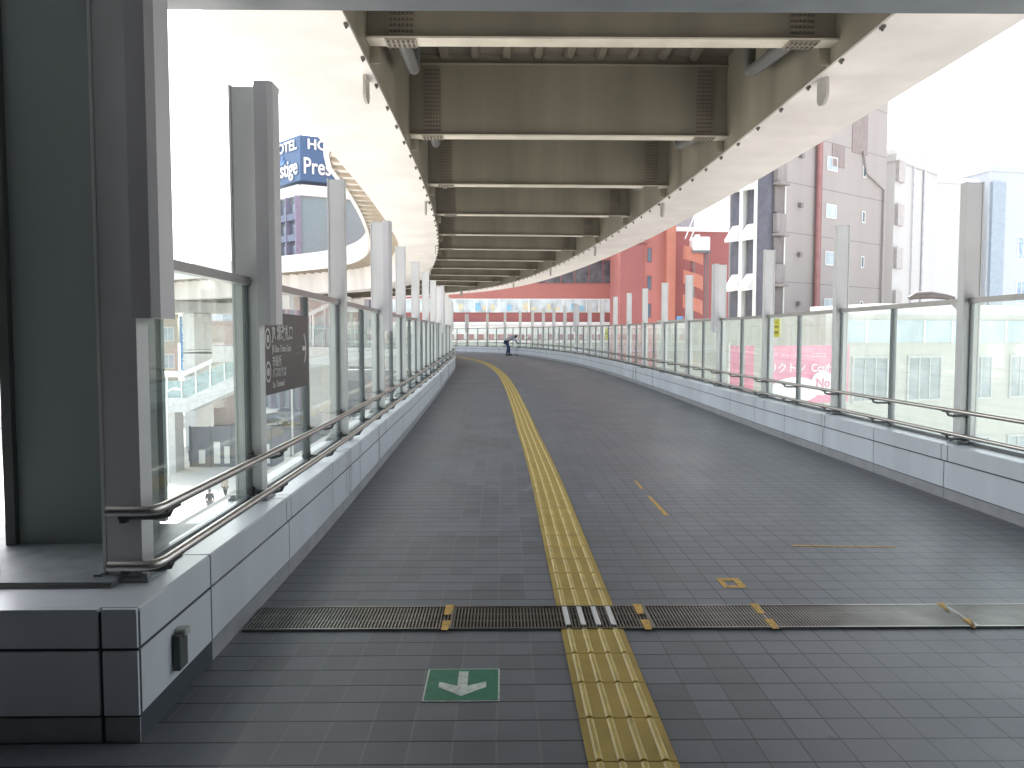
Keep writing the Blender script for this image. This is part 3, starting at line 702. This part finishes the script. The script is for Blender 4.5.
for k in range(-3, 5):
    mb = MB(); zz = 4.4+2.8*k
    mb.box(-.65, .3, -.5, -.002, zz+2.6, zz+2.76, T); mb.build('balcony_slab', M_apt2, A)
    mb = MB(); mb.box(-.6, .22, -.12, -.003, zz+1.1, zz+2.55, T); mb.build('balcony_opening', mat('shade_brown', (.19, .165, .16), .7), A)
    mb = MB(); mb.box(-.6, .25, -.3, -.003, zz, zz+1.05, T); mb.build('balcony_front', M_apt2, A)
Te = side_T(T, L, AD, 'left')
for u0, u1, dd, m in ((.0, .7, .75, M_slate), (.76, .98, 1.0, M_white), (1.2, 1.7, .75, M_slate), (1.74, 1.97, 1.0, M_white), (2.05, 2.68, 1.05, M_slate)):
    mb = MB(); mb.box(u0, u1, -dd, -.002, G, 16.5, Te); mb.build('fin', m, A)
for k in range(-3, 4):
    for u0, u1 in ((.15, .75), (1.1, 1.73)):
        mb = MB(); zz = 4.1+2.8*k
        vs = [Te @ Vector(v) for v in ((u0, -.76, zz), (u1, -.76, zz), (u1, -1.5, zz-.1), (u0, -1.5, zz-.1), (u0, -.76, zz+.9), (u1, -.76, zz+.9), (u1, -1.5, zz+.05), (u0, -1.5, zz+.05))]
        mb.add(vs, [(3, 2, 1, 0), (4, 5, 6, 7), (0, 1, 5, 4), (1, 2, 6, 5), (2, 3, 7, 6), (3, 0, 4, 7)])
        mb.build('sloped_hood', M_white, A)
# --- white building right of it
M_wb = facade_mat('white_building_wall', (.50, .49, .48), (3.1, 0), .9, .03, .03)
B2, T, L = block('white building with grey square balconies right of the apartment building', (27.3, 56), (33.0, 61), 8, 13.6, M_wb, None)
for k in range(-3, 4):
    mb = MB(); zz = 3.2+k*3.0
    mb.box(.1, 1.15, -.25, -.002, zz, zz+1.45, T); mb.build('balcony_screen', mat('screen_grey', (.42, .39, .38), .7), B2)
mb = MB(); mb.tube([T @ Vector((3.0, -.1, G)), T @ Vector((3.0, -.1, 14.8))], .05, 8); mb.tube([T @ Vector((4.9, -.1, G)), T @ Vector((4.9, -.1, 14.8))], .09, 8); mb.build('downpipe', mat('pipe_pale', (.55, .55, .58), .5), B2)
for u in (1.6, 3.9): mb = MB(); mb.box(u, u+.9, .5, 1.4, 14.1, 14.8, T); mb.build('roof_unit', mat('unit_grey', (.5, .5, .5), .6), B2)
# --- far white tower with blue side
B3, T, L = block('tall white office building with a pale blue glass side at the right edge', (44.5, 73.5), (62, 77), 14, 16.5, mat('office_white', (.50, .53, .56), .6, var=.03), None)
mb = MB(); mb.box(.2, 1.6, -.3, -.002, G, 15.5, T); mb.build('glass_strip', mat('blue_glass', (.34, .40, .46), .25, var=.08), B3)
for zz in (0.5, 4.6, 8.7): 
    for u in (3.4, 5.2, 7, 8.8, 10.6): window(B3, T, u, u+1.5, zz, zz+1.9, mat('pane_blue', (.35, .45, .58), .2, var=.3), M_white, 2)
B3b, T, L = block('slim white building standing behind the right fence post', (38.3, 72), (43.2, 73), 10, 15.2, mat('slim_white', (.54, .54, .55), .6, var=.03), [('front', (3.6,), (-4, 1.0, 5.0, 8.5), .8, 1.6, 1)], M_pane_l)
# --- low cream building directly right of the walkway
M_cream = facade_mat('cream_wall', (.50, .50, .44), (3.6, .6), .93, .05, .05)
B4, T, L = block('low cream building with rows of windows just behind the right fence', (11.2, 27.6), (36, 35.5), 12, 2.2, M_cream,
    [('front', [1.2+2.45*k for k in range(10)], (-.85, -3.9, -7.0), 1.45, 1.5, 2)], mat('pane_grey', (.30, .34, .35), .3, var=.25, scale=1.5), mat('frame_grey', (.5, .52, .5), .5), cope=False)
mb = MB(); mb.box(.3, 25.5, -.08, -.002, 1.2, 2.0, T); mb.build('strip_window', mat('strip_glass', (.45, .55, .58), .25, var=.25, scale=.7), B4)
for k in range(20): mb = MB(); mb.box(.3+k*1.3, .38+k*1.3, -.12, -.081, 1.2, 2.0, T); mb.build('strip_mullion', M_white, B4)
mb = MB(); mb.box(2.7, 24, .6, 4.2, 2.21, 2.62, T); mb.build('roof_unit', M_white, B4)
# pink billboard standing before it
Pb = thing('billboard', 'large pink advertising board with white lettering seen through the right fence', 'billboard')
Tb, Lb = frameM((8.6, 25.6), (11.55, 26.5)); 
mb = MB(); mb.box(0, Lb, 0, .18, -.75, 1.12, Tb); mb.build('panel', mat('pink_panel', (.72, .22, .33), .5, var=.1, scale=1.5), Pb)
mb = MB(); mb.box(.2, .35, .19, .34, G, 1.0, Tb); mb.box(Lb-.35, Lb-.2, .19, .34, G, 1.0, Tb); mb.build('post', M_mull, Pb)
mw = mat('billboard_white', (.82, .78, .78), .5, var=.05); mp = mat('billboard_pink', (.66, .22, .32), .5)
mb = MB(); ring = [(1.0+.95*math.cos(a), -.32+.42*math.sin(a)*1.0) for a in [2*math.pi*k/28 for k in range(28)]]; 
mb.prism([(max(.05, u), max(-.72, v)) for u, v in ring], -.012, -.002, Tb); mb.build('white_shape', mw, Pb)
mb = MB(); mb.prism([(2.05+.46*math.cos(a), -.12+.40*math.sin(a)) for a in [2*math.pi*k/24 for k in range(24)]], -.020, -.013, Tb); mb.build('badge', mw, Pb)
text('lettering', 'リクトン  Ccsifケ', .36, mw, Pb, Tb @ Matrix.Translation((1.3, -.012, .38)), .004, .006)
text('lettering', '・・・ ・・・・ ニコニコ', .15, mw, Pb, Tb @ Matrix.Translation((1.3, -.012, .80)), .004, .003)
text('lettering', 'No', .42, mp, Pb, Tb @ Matrix.Translation((2.05, -.026, -.12)), .004, .01)
# small pink poster column farther left
Pp = thing('banner', 'narrow pair of pink banners seen through the right fence', 'banner')
Tb, Lb = frameM((7.9, 27.5), (9.0, 27.9)); mb = MB(); mb.box(0, .35, 0, .05, -.9, 1.1, Tb); mb.box(.6, .95, 0, .05, -.9, 1.1, Tb); mb.build('cloth', mp, Pp)
mb = MB(); mb.tube([Tb @ Vector((-.06, .02, G)), Tb @ Vector((-.06, .02, 1.2))], .03, 8); mb.tube([Tb @ Vector((.5, .02, G)), Tb @ Vector((.5, .02, 1.2))], .03, 8); mb.build('pole', M_white, Pp)
# street lamp head over the right rail
SL = thing('street_lamp', 'dark arched street lamp head rising just above the right fence rail', 'street lamp', (15.6, 27.0, G))
mb = MB(); mb.tube([(.0, 0, 0), (0, 0, 11.9), (-.15, 0, 12.4), (-.5, 0, 12.7)], .09, 10); mb.build('pole', M_mull, SL, smooth=True)
mb = MB(); mb.tube([(-.3, 0, 12.70), (-.6, 0, 12.76), (-1.1, 0, 12.82), (-1.6, 0, 12.80), (-1.85, 0, 12.70)], .1, 12, radii=[.07, .10, .13, .13, .06]); mb.build('lamp_head', mat('lamp_dark', (.12, .10, .09), .4), SL, smooth=True)

# --- red brick building complex
M_red = mat('red_wall', (.43, .165, .14), .75, var=.06, scale=.3); M_red2 = mat('red_wall_dark', (.32, .115, .105), .75, var=.06, scale=.3); M_orange = mat('orange_wall', (.47, .18, .125), .7, var=.05)
RB, T, L = block('long red building with window bands at the far end of the walkway', (-14, 100), (14.5, 100), 20, 24, M_red, None)
mb = MB(); mb.box(.3, L-.6, -.1, -.002, 4.45, 6.05, T); mb.build('window_band', mat('band_pane', (.55, .62, .62), .3, var=.35, scale=.7), RB)
mb = MB(); rr = random.Random(3); u = .5
while u < L-.8: 
    ww = rr.choice((.05, .08, .15)); mb.box(u, u+ww, -.16, -.101, 4.45, 6.05, T); u += rr.uniform(.9, 2.2)
mb.box(.3, L-.6, -.16, -.101, 6.052, 6.15, T); mb.build('window_frames', M_white, RB)
k = 0
for u in [8.6+1.0*i for i in range(16)]:
    if rr.random() < .75:
        mb = MB(); h = rr.uniform(.3, 1.0); mb.box(u, u+rr.uniform(.4, .8), -.13, -.101, 4.7, 4.7+h, T); mb.build('window_poster', rr.choice((mat('poster_blue', (.25, .5, .65), .5), mat('poster_teal', (.35, .6, .55), .5), mat('poster_sand', (.65, .6, .4), .5))), RB)
mb = MB(); mb.box(9, L-.5, -.1, -.002, 8.1, 10.9, T); mb.build('dark_glazing', mat('dark_glass', (.10, .10, .11), .2, var=.5, scale=1), RB)
mb = MB(); 
for i in range(12): mb.box(9+1.75*i, 9.1+1.75*i, -.16, -.101, 8.1, 10.9, T)
mb.build('glazing_bars', M_red2, RB)
mb = MB(); mb.box(0, L, -.3, -.002, 3.3, 4.2, T); mb.build('sill_band', M_red2, RB)
mb = MB(); mb.box(0, L, -1.2, -.31, 2.9, 3.25, T); mb.box(0, L, -1.2, -.31, .7, 1.0, T); mb.build('white_canopy', M_white, RB)
mb = MB(); mb.box(0, L, -1.0, -.002, G, .69, T); mb.build('lower_wall', mat('lower_green', (.46, .50, .44), .6, var=.2, scale=.8), RB)
for i in range(14): mb = MB(); mb.box(.8+2.0*i, 2.0+2.0*i, -1.06, -1.002, -2.2, .1, T); mb.build('lower_window', M_pane_l, RB)
mb = MB(); mb.box(0, L, -.9, -.122, 1.75, 2.88, T); mb.build('white_fascia', M_white, RB)
mb = MB(); mb.box(0, L, -.12, -.002, 1.1, 2.85, T); mb.build('shopfront', mat('shop_red', (.45, .13, .14), .6, var=.4, scale=1.2), RB)
for i in range(23): mb = MB(); mb.box(.5+1.25*i, .95+1.25*i, -.25, -.13, 1.1, 2.85, T); mb.build('white_pilaster', M_white, RB)
# tower part
RT, T, L = block('tall red tower block with narrow slot windows beside the long red building', (13.2, 90), (19.2, 90), 8, 26, M_red, None, name='tower_building')
for zz in (3.6, 6.7, 9.8): window(RT, T, 3.1, 3.5, zz, zz+1.5, M_pane, M_red2, 0)
mb = MB(); mb.box(0, 3.0, -.35, -.002, 11.8, 26, T); mb.box(0, 2.6, -.3, -.002, G, 11.7, T); mb.build('wall_relief', M_red2, RT)
mb = MB(); mb.box(5.0, 6.0, -1.2, -.002, G, 17, T); mb.build('corner_pier', M_orange, RT)
mb = MB(); mb.box(6.2, 6.9, -1.3, -.5, 2.6, 3.7, T); mb.build('blue_sign', mat('blue_sign', (.2, .42, .72), .5), RT)
# spiral stair with orange balconies
SS = thing('spiral_stair', 'orange spiral escape stair with rounded parapets beside the red tower', 'stair', (20.9, 88, 0))
mb = MB(); mb.tube([(0, 0, G), (0, 0, 9)], .35, 12); mb.build('newel', M_red2, SS)
for k in range(-4, 4):
    mb = MB(); vs = []; nn = 12; z0 = 1.55+2.65*k if k < 99 else 0
    for i in range(nn+1):
        a = R(-170+160*i/nn); zz = z0-(i/nn-.5)*.9
        vs += [(1.1*math.cos(a), 1.1*math.sin(a), zz), (1.1*math.cos(a), 1.1*math.sin(a), zz+1.45), (1.0*math.cos(a), 1.0*math.sin(a), zz+1.45), (1.0*math.cos(a), 1.0*math.sin(a), zz)]
    fs = []
    for i in range(nn):
        for j in range(4): fs.append((i*4+j, i*4+(j+1) % 4, (i+1)*4+(j+1) % 4, (i+1)*4+j))
    mb.add(vs, fs); mb.build('stair_parapet', M_orange, SS)
RX, T, L = block('dark red rear wall with a pale roof rim behind the spiral stair', (19.3, 93), (28, 94), 8, 13.6, M_red2, None, roofcol=M_white, name='rear_building')
TK = thing('water_tank', 'white rooftop tank beside the red tower', 'tank', (21.6, 87.6, 10.4))
box('shell', M_white, TK, -1.0, .9, -.8, .8, .3, 1.8, .15); box('lid', M_white, TK, -.6, -.1, -.3, .3, 1.8, 2.1, .03)
mb = MB()
for u in (-.8, .7):
    for v_ in (-.6, .6): mb.box(u-.06, u+.06, v_-.06, v_+.06, -20.4, .3)
mb.box(-1.1, 1.0, -.9, .9, .1, .28); mb.build('stand', M_mull, TK)
GB, T, L = block('grey block with slanting white pipes rising behind the red rear wall', (21, 110), (26.5, 111), 8, 18.6, mat('grey_block', (.30, .31, .33), .7), None, name='rear_building')
mb = MB(); mb.tube([(19.8, 87, 12), (20.8, 87, 14.6), (21.2, 87, 15)], .07, 8); mb.tube([(20.3, 87, 11.8), (21.4, 87, 14.4)], .07, 8); tag(mb.build('roof_ladder', M_white), 'slanting white ladder above the spiral stair', 'ladder')

# --- hotel at left
HB = thing('hotel_building', 'blue grey hotel tower with dark balconies and a rooftop name sign', 'hotel')
hc = (-30.2, 122.0)     # corner towards the viewer
hl = (-38.2, 130.5); hr = (-21.0, 127.0)
Tl, Ll = frameM(hl, hc); Tr, Lr = frameM(hc, hr)
foot = [Vector((*hl, 0)), Vector((*hc, 0)), Vector((*hr, 0)), Vector((hr[0]+hl[0]-hc[0], hr[1]+hl[1]-hc[1], 0))]
mb = MB(); mb.add([(p.x, p.y, z) for z in (G, 23.6) for p in foot], [(3, 2, 1, 0), (4, 5, 6, 7), (0, 1, 5, 4), (1, 2, 6, 5), (2, 3, 7, 6), (3, 0, 4, 7)])
mb.build('wall', mat('hotel_wall', (.26, .335, .35), .7, var=.05), HB)
mb = MB()
mb.box(0, Ll, -.5, -.002, 22.6, 24.2, Tl); mb.box(0, Lr, -.5, -.002, 22.6, 24.2, Tr); mb.build('cornice', M_white, HB)
for k in range(8):
    zz = -2+3.1*k
    for j in range(4):
        u = .4+2.9*j
        window(HB, Tl, u, u+2.1, zz, zz+1.9, M_pane_l, mat('hotel_frame', (.22, .23, .30), .6), 1, .1)
    mb = MB(); mb.box(.1, Ll-.05, -1.0, -.13, zz-.75, zz-.6, Tl); mb.box(.1, Ll-.05, -1.0, -.93, zz-.599, zz+.25, Tl); mb.build('balcony', mat('balcony_slate', (.15, .18, .25), .6), HB)
mb = MB()
for j in range(5): mb.box(2.95*j-.05, 2.95*j+.15, -1.1, -.14, G, 22.5, Tl)
mb.build('balcony_fin', mat('fin_violet', (.27, .25, .33), .6), HB)
M_sblue = mat('hotel_sign_blue', (.075, .14, .26), .5, var=.05)
mb = MB(); mb.add([(p.x*.985+foot[1].x*.015, p.y, z) for z in (24.9, 31.6) for p in foot], [(3, 2, 1, 0), (4, 5, 6, 7), (0, 1, 5, 4), (1, 2, 6, 5), (2, 3, 7, 6), (3, 0, 4, 7)])
sgn = mb.build('roof_sign', M_sblue, HB)
text('sign_lettering', 'HOTEL', 2.1, M_white, sgn, Tl @ Matrix.Translation((Ll-4.6, -.12, 30.3)), .05, .05, sx=1.15)
text('sign_lettering', 'Prestige', 3.4, M_white, sgn, Tl @ Matrix.Translation((Ll-5.3, -.12, 27.0)), .05, .05, sx=.85)
text('sign_lettering', 'HOTEL', 2.1, M_white, sgn, Tr @ Matrix.Translation((1.0, -.12, 30.3)), .05, .05, 'LEFT', sx=1.0)
text('sign_lettering', 'Prestige', 3.4, M_white, sgn, Tr @ Matrix.Translation((.35, -.12, 27.0)), .05, .05, 'LEFT', sx=.72)
mc = mat('crest_blue', (.25, .42, .75), .5)
for TT, LL in ((Tl, Ll), (Tr, Lr)):
    mb = MB(); mb.tube([TT @ Vector((LL/2+.6, -.12, 27.9)), TT @ Vector((LL/2+.6, -.12, 29.1))], .12, 6); mb.tube([TT @ Vector((LL/2+.6+.6*math.cos(a), -.12, 28.5+.55*math.sin(a))) for a in [math.pi+math.pi*k/8 for k in range(9)]], .12, 6); mb.build('sign_crest', mc, sgn)
mb = MB(); mb.box(3, Lr-1, -.02, -.002, 2.0, 5.0, Tr); mb.build('pale_green_band', mat('green_band', (.30, .45, .36), .6, var=.3), HB)

# --- left side blocks seen through the fence
M_pb = facade_mat('pale_block', (.62, .62, .60), (3.2, 0), .85, .1, .05)
def simple_block(label, px0, px1, d, ytop, col, rows, cols, pane=None, depth=10, group=None, name='building'):
    p, q_ = at(px0, 337, d), at(px1, 337, d*1.03); zt = at(px0, ytop, d).z; L = (q_-p).length
    m = facade_mat('wall_%d_%d' % (px0, d), col, (3.2, .4), .85, .08, .06)
    zs = [zt-2.6-3.2*k for k in range(rows)]; ww = L/cols*.55; xs = [L/cols*(k+.22) for k in range(cols)]
    return block(label, (p.x, p.y), (q_.x, q_.y), depth, zt, m, [('front', xs, zs, ww, 1.5, 1)], pane or M_pane_l, group=group, name=name)
simple_block('beige office block at the far left behind the plaza stair', 120, 180, 92, 318, (.46, .42, .36), 4, 3)
BL = thing('sign_tower', 'tall blue vertical sign tower with white characters beside the beige block', 'sign', (at(188, 337, 86).x, 86, 0))
box('panel', mat('tower_blue', (.10, .28, .52), .5), BL, -.62, .62, 0, .4, -2.2, 3.6); box('mast', M_mull, BL, -.15, .15, .15, .35, G, -2.21)
text('lettering', '駅\n前\nホ\nテ\nル\n館', .95, M_white, BL, Matrix.Translation((0, -.02, 3.0)) @ Matrix.Translation((0, 0, -2.3)), .01, .01)
B7, T, L = block('small tan building with rounded balconies behind the blue sign tower', (at(195, 337, 104).x, 104), (at(228, 337, 104).x, 104), 10, 3.0, mat('tan_wall', (.55, .47, .42), .7), None)
for k in range(4):
    mb = MB(); mb.tube([T @ Vector((L/2, .4, -.2-2.5*k)), T @ Vector((L/2, .4, .7-2.5*k))], L*.45, 20); mb.build('balcony', mat('balcony_cream', (.72, .66, .60), .6), B7, smooth=True)
simple_block('pale grey building behind the brown direction board', 255, 330, 134, 326, (.36, .38, .41), 5, 6, M_pane)
simple_block('pinkish beige building with dark windows behind the left fence posts', 352, 452, 134, 293, (.46, .38, .36), 5, 9, M_pane)
simple_block('low white shop row across the street on the left', 345, 450, 126, 366, (.42, .41, .40), 2, 9, M_pane)
simple_block('distant pale block seen left of the blue sign tower', 60, 150, 150, 300, (.60, .62, .66), 6, 8)
simple_block('grey distant block between the hotel and the stair', 225, 262, 140, 312, (.50, .52, .56), 6, 4)

# --- footbridge with covered stair at left
FB = thing('footbridge', 'white stair and footbridge with glass side panels over the plaza', 'footbridge')
def slab(mb, a, b_, wdt, t):
    a, b_ = Vector(a), Vector(b_); n = Vector((0, 1, 0))
    vs = [a, b_, b_+n*wdt, a+n*wdt]; mb.add([v for v in vs]+[v+Vector((0, 0, t)) for v in vs], [(3, 2, 1, 0), (4, 5, 6, 7), (0, 1, 5, 4), (1, 2, 6, 5), (2, 3, 7, 6), (3, 0, 4, 7)])
a0, a1, a2, a3 = at(120, 376, 66), at(183, 377, 66), at(262, 340, 66), at(345, 300, 66)
mb = MB(); slab(mb, a0, a1, 3.2, .35); slab(mb, a1, a2, 3.2, .35); slab(mb, a2, a3, 3.2, .35); mb.build('canopy', M_white, FB)
b0, b1, b2, b3 = at(120, 412, 66), at(187, 412, 66), at(262, 378, 66), at(345, 336, 66)
mb = MB(); slab(mb, b0, b1, 3.2, 1.2); slab(mb, b1, b2, 3.2, 1.2); slab(mb, b2, b3, 3.2, 1.2); mb.build('stair_flight', mat('stair_grey', (.62, .63, .63), .7), FB)
mb = MB()
for k in range(16):
    f = k/15; px = 125+f*215; yt = 377 if px < 183 else 377-(px-183)*.475; yb = 400 if px < 187 else 400-(px-187)*.47
    p, q_ = at(px, yt, 66), at(px, yb, 66); mb.box(p.x-.06, p.x+.06, p.y+.02, p.y+.14, q_.z, p.z)
mb.build('uprights', M_white, FB)
mb = MB(); slab(mb, b0+Vector((0, .1, 1.2)), b1+Vector((0, .1, 1.2)), .04, 1.4); slab(mb, b1+Vector((0, .1, 1.2)), b2+Vector((0, .1, 1.2)), .04, 1.4); slab(mb, b2+Vector((0, .1, 1.2)), b3+Vector((0, .1, 1.2)), .04, 1.4); mb.build('side_glass', mat('side_glass', (.35, .45, .45), .2, var=.2), FB)
mb = MB(); p = at(166, 400, 66); mb.box(p.x-.5, p.x+.5, 66.6, 68.4, G, -4.8); mb.build('pier', mat('pier_concrete', (.6, .6, .58)), FB)
F2 = thing('footbridge', 'grey footbridge deck with a thin railing crossing behind the left fence posts', 'footbridge')
p, q_ = at(300, 337, 92), at(470, 337, 92)
box('deck', mat('bridge_grey', (.30, .31, .32), .7, var=.15), F2, p.x, q_.x, 92, 95, -3.6, -2.4); box('pier', mat('pier_concrete', (.6, .6, .58)), F2, p.x+3, p.x+4.2, 92.6, 94.2, G, -3.61); box('pier', mat('pier_concrete', (.6, .6, .58)), F2, p.x+14, p.x+15.2, 92.6, 94.2, G, -3.61)
mb = MB(); k = 0
while p.x+k*.8 < q_.x: mb.box(p.x+k*.8, p.x+k*.8+.06, 92.02, 92.08, -2.399, -1.3); k += 1
mb.box(p.x, q_.x, 92.0, 92.1, -1.3, -1.2); mb.build('railing', M_post, F2)
WL = thing('plaza_wall', 'dark grey boundary wall under the footbridge stair', 'wall')
p, q_ = at(185, 420, 68.6), at(330, 420, 68.6); box('wall_face', mat('wall_slate', (.20, .20, .23), .7), WL, p.x, q_.x, 69.5, 69.8, G, -6.4)
mb = MB()
for u, h in ((.8, 1.2), (2.1, 1.9), (3.0, 1.5), (5.2, 1.1), (6.4, 1.7), (8.2, 1.4)): mb.box(p.x+u, p.x+u+.55, 69.46, 69.498, G+.4, G+.4+h)
mb.build('poster', M_white, WL)
mb = MB()
for k in range(8): mb.box(p.x+k*1.75, p.x+k*1.75+.12, 69.4, 69.499, G, -6.3)
mb.build('wall_rib', M_mull, WL)
# --- cars
def make_car(paint):
    Cc = thing('parked_car', 'x', 'car')
    prof = [(-2.1, .35), (-2.15, .75), (-2.0, .92), (-1.35, .98), (1.15, .98), (2.0, .86), (2.2, .6), (2.15, .35)]
    mb = MB(); mb.prism(prof, -.82, .82); bd = mb.build('body', paint, Cc, bevel=.06)
    mb = MB(); vs = [(-1.75, -.76, .97), (1.1, -.76, .97), (1.1, .76, .97), (-1.75, .76, .97), (-1.3, -.6, 1.45), (.3, -.6, 1.45), (.3, .6, 1.45), (-1.3, .6, 1.45)]
    mb.add(vs, [(3, 2, 1, 0), (4, 5, 6, 7), (0, 1, 5, 4), (1, 2, 6, 5), (2, 3, 7, 6), (3, 0, 4, 7)]); mb.build('cabin_glass', M_pane, Cc, bevel=.03)
    mb = MB(); mb.box(-1.32, .32, -.62, .62, 1.452, 1.5); mb.build('roof', paint, Cc, bevel=.015)
    for x_ in (-1.35, 1.35):
        for y_ in (-.78, .78):
            mb = MB(); mb.tube([(x_, y_-.1, .33), (x_, y_+.1, .33)], .33, 18); wh = mb.build('wheel', mat('tyre', (.02, .02, .02), .8), Cc)
            mb = MB(); s_ = 1 if y_ > 0 else -1; mb.tube([(x_, y_+s_*.101, .33), (x_, y_+s_*.115, .33)], .2, 14); mb.build('rim', mat('rim', (.5, .5, .52), .3, metal=.7), wh)
    for y_ in (-.6, .6): mb = MB(); mb.box(2.14, 2.2, y_-.16, y_+.16, .58, .72); mb.build('headlight', M_white, Cc)
    for y_ in (-.62, .62): mb = MB(); mb.box(-2.17, -2.1, y_-.13, y_+.13, .6, .8); mb.build('tail_light', mat('tail_red', (.4, .03, .03), .4), Cc)
    return Cc
def recol(o, m):
    for ch in o.children:
        if ch.name.split('.')[0] in ('body', 'roof'): ch.data = ch.data.copy(); ch.data.materials[0] = m
cols = {'white': mat('car_white', (.75, .75, .75), .25, var=0), 'silver': mat('car_silver', (.45, .46, .48), .25, metal=.5, var=0), 'black': mat('car_black', (.03, .03, .035), .2, var=0), 'blue': mat('car_blue', (.06, .12, .28), .25, var=0), 'red': mat('car_red', (.4, .05, .05), .3, var=0)}
car0 = make_car(cols['white'])
spots = [(272, 103, 'black', 'black car on the left street nearest the footbridge stair'), (301, 104, 'blue', 'dark blue car on the left street under the brown direction board'), (333, 103, 'silver', 'silver car on the left street seen right of the brown direction board'),
         (366, 104, 'white', 'white car on the left street seen before the fourth fence post'), (398, 103.5, 'red', 'red car on the left street seen past the fourth fence post'), (318, 112, 'white', 'white car in the far lane behind the silver car'), (351, 113, 'black', 'black car in the far lane of the left street'), (285, 112.5, 'silver', 'silver car in the far lane left of the white one')]
for i, (px, d, cn, lab) in enumerate(spots):
    c = car0 if i == 0 else copy_tree(car0)
    c.location = (at(px, 337, d).x, d, G+.02); c.rotation_euler = (0, 0, R(180 if d > 108 else 0)+R(random.uniform(-2, 2))); c['label'] = lab; c['group'] = 'cars on the street to the left'
    recol(c, cols[cn])
# --- plaza people
for px, py, sh, tr, rz, lab in ((281, 436, blk, navy, 60, 'person in black walking by the kerb below the brown board'), (296, 447, tan_c, grey_c, 200, 'person in tan walking on the plaza below the brown board'), (331, 440, grey_c, blk, 10, 'person in grey on the plaza beside the third fence post'), (190, 461, sky_shirt, navy, 30, 'person in a blue shirt on the plaza by the slate wall'), (208, 516, blk, grey_c, 20, 'person in black crossing the plaza nearest the left parapet'), (224, 500, tan_c, blk, 160, 'person in a tan top walking across the plaza'), (173, 470, grey_c, blk, 80, 'person in grey walking on the plaza near the wall')):
    d = 800*(1.4-G-.12)/(py-337); person(lab, (at(px, 337, d).x, d, G+.12), R(rz), sh, tr, 0, .18, 'people walking on the plaza')
for px, d, lab in ((168, 62, 'slim street lamp standing before the footbridge stair'), (292, 66, 'slim street lamp standing behind the brown direction board'), (436, 84, 'slim street lamp far along the left street')):
    Lp = thing('street_lamp', lab, 'street lamp', (at(px, 337, d).x, d, G), 0, 'street lamps of the left street')
    mb = MB(); mb.tube([(0, 0, 0), (0, 0, 7.2)], .08, 8); mb.build('pole', M_post, Lp); mb = MB(); mb.tube([(0, 0, 7.2), (.5, 0, 7.4), (1.0, 0, 7.35)], .07, 8, radii=[.06, .08, .1]); mb.build('lamp_head', M_post, Lp)
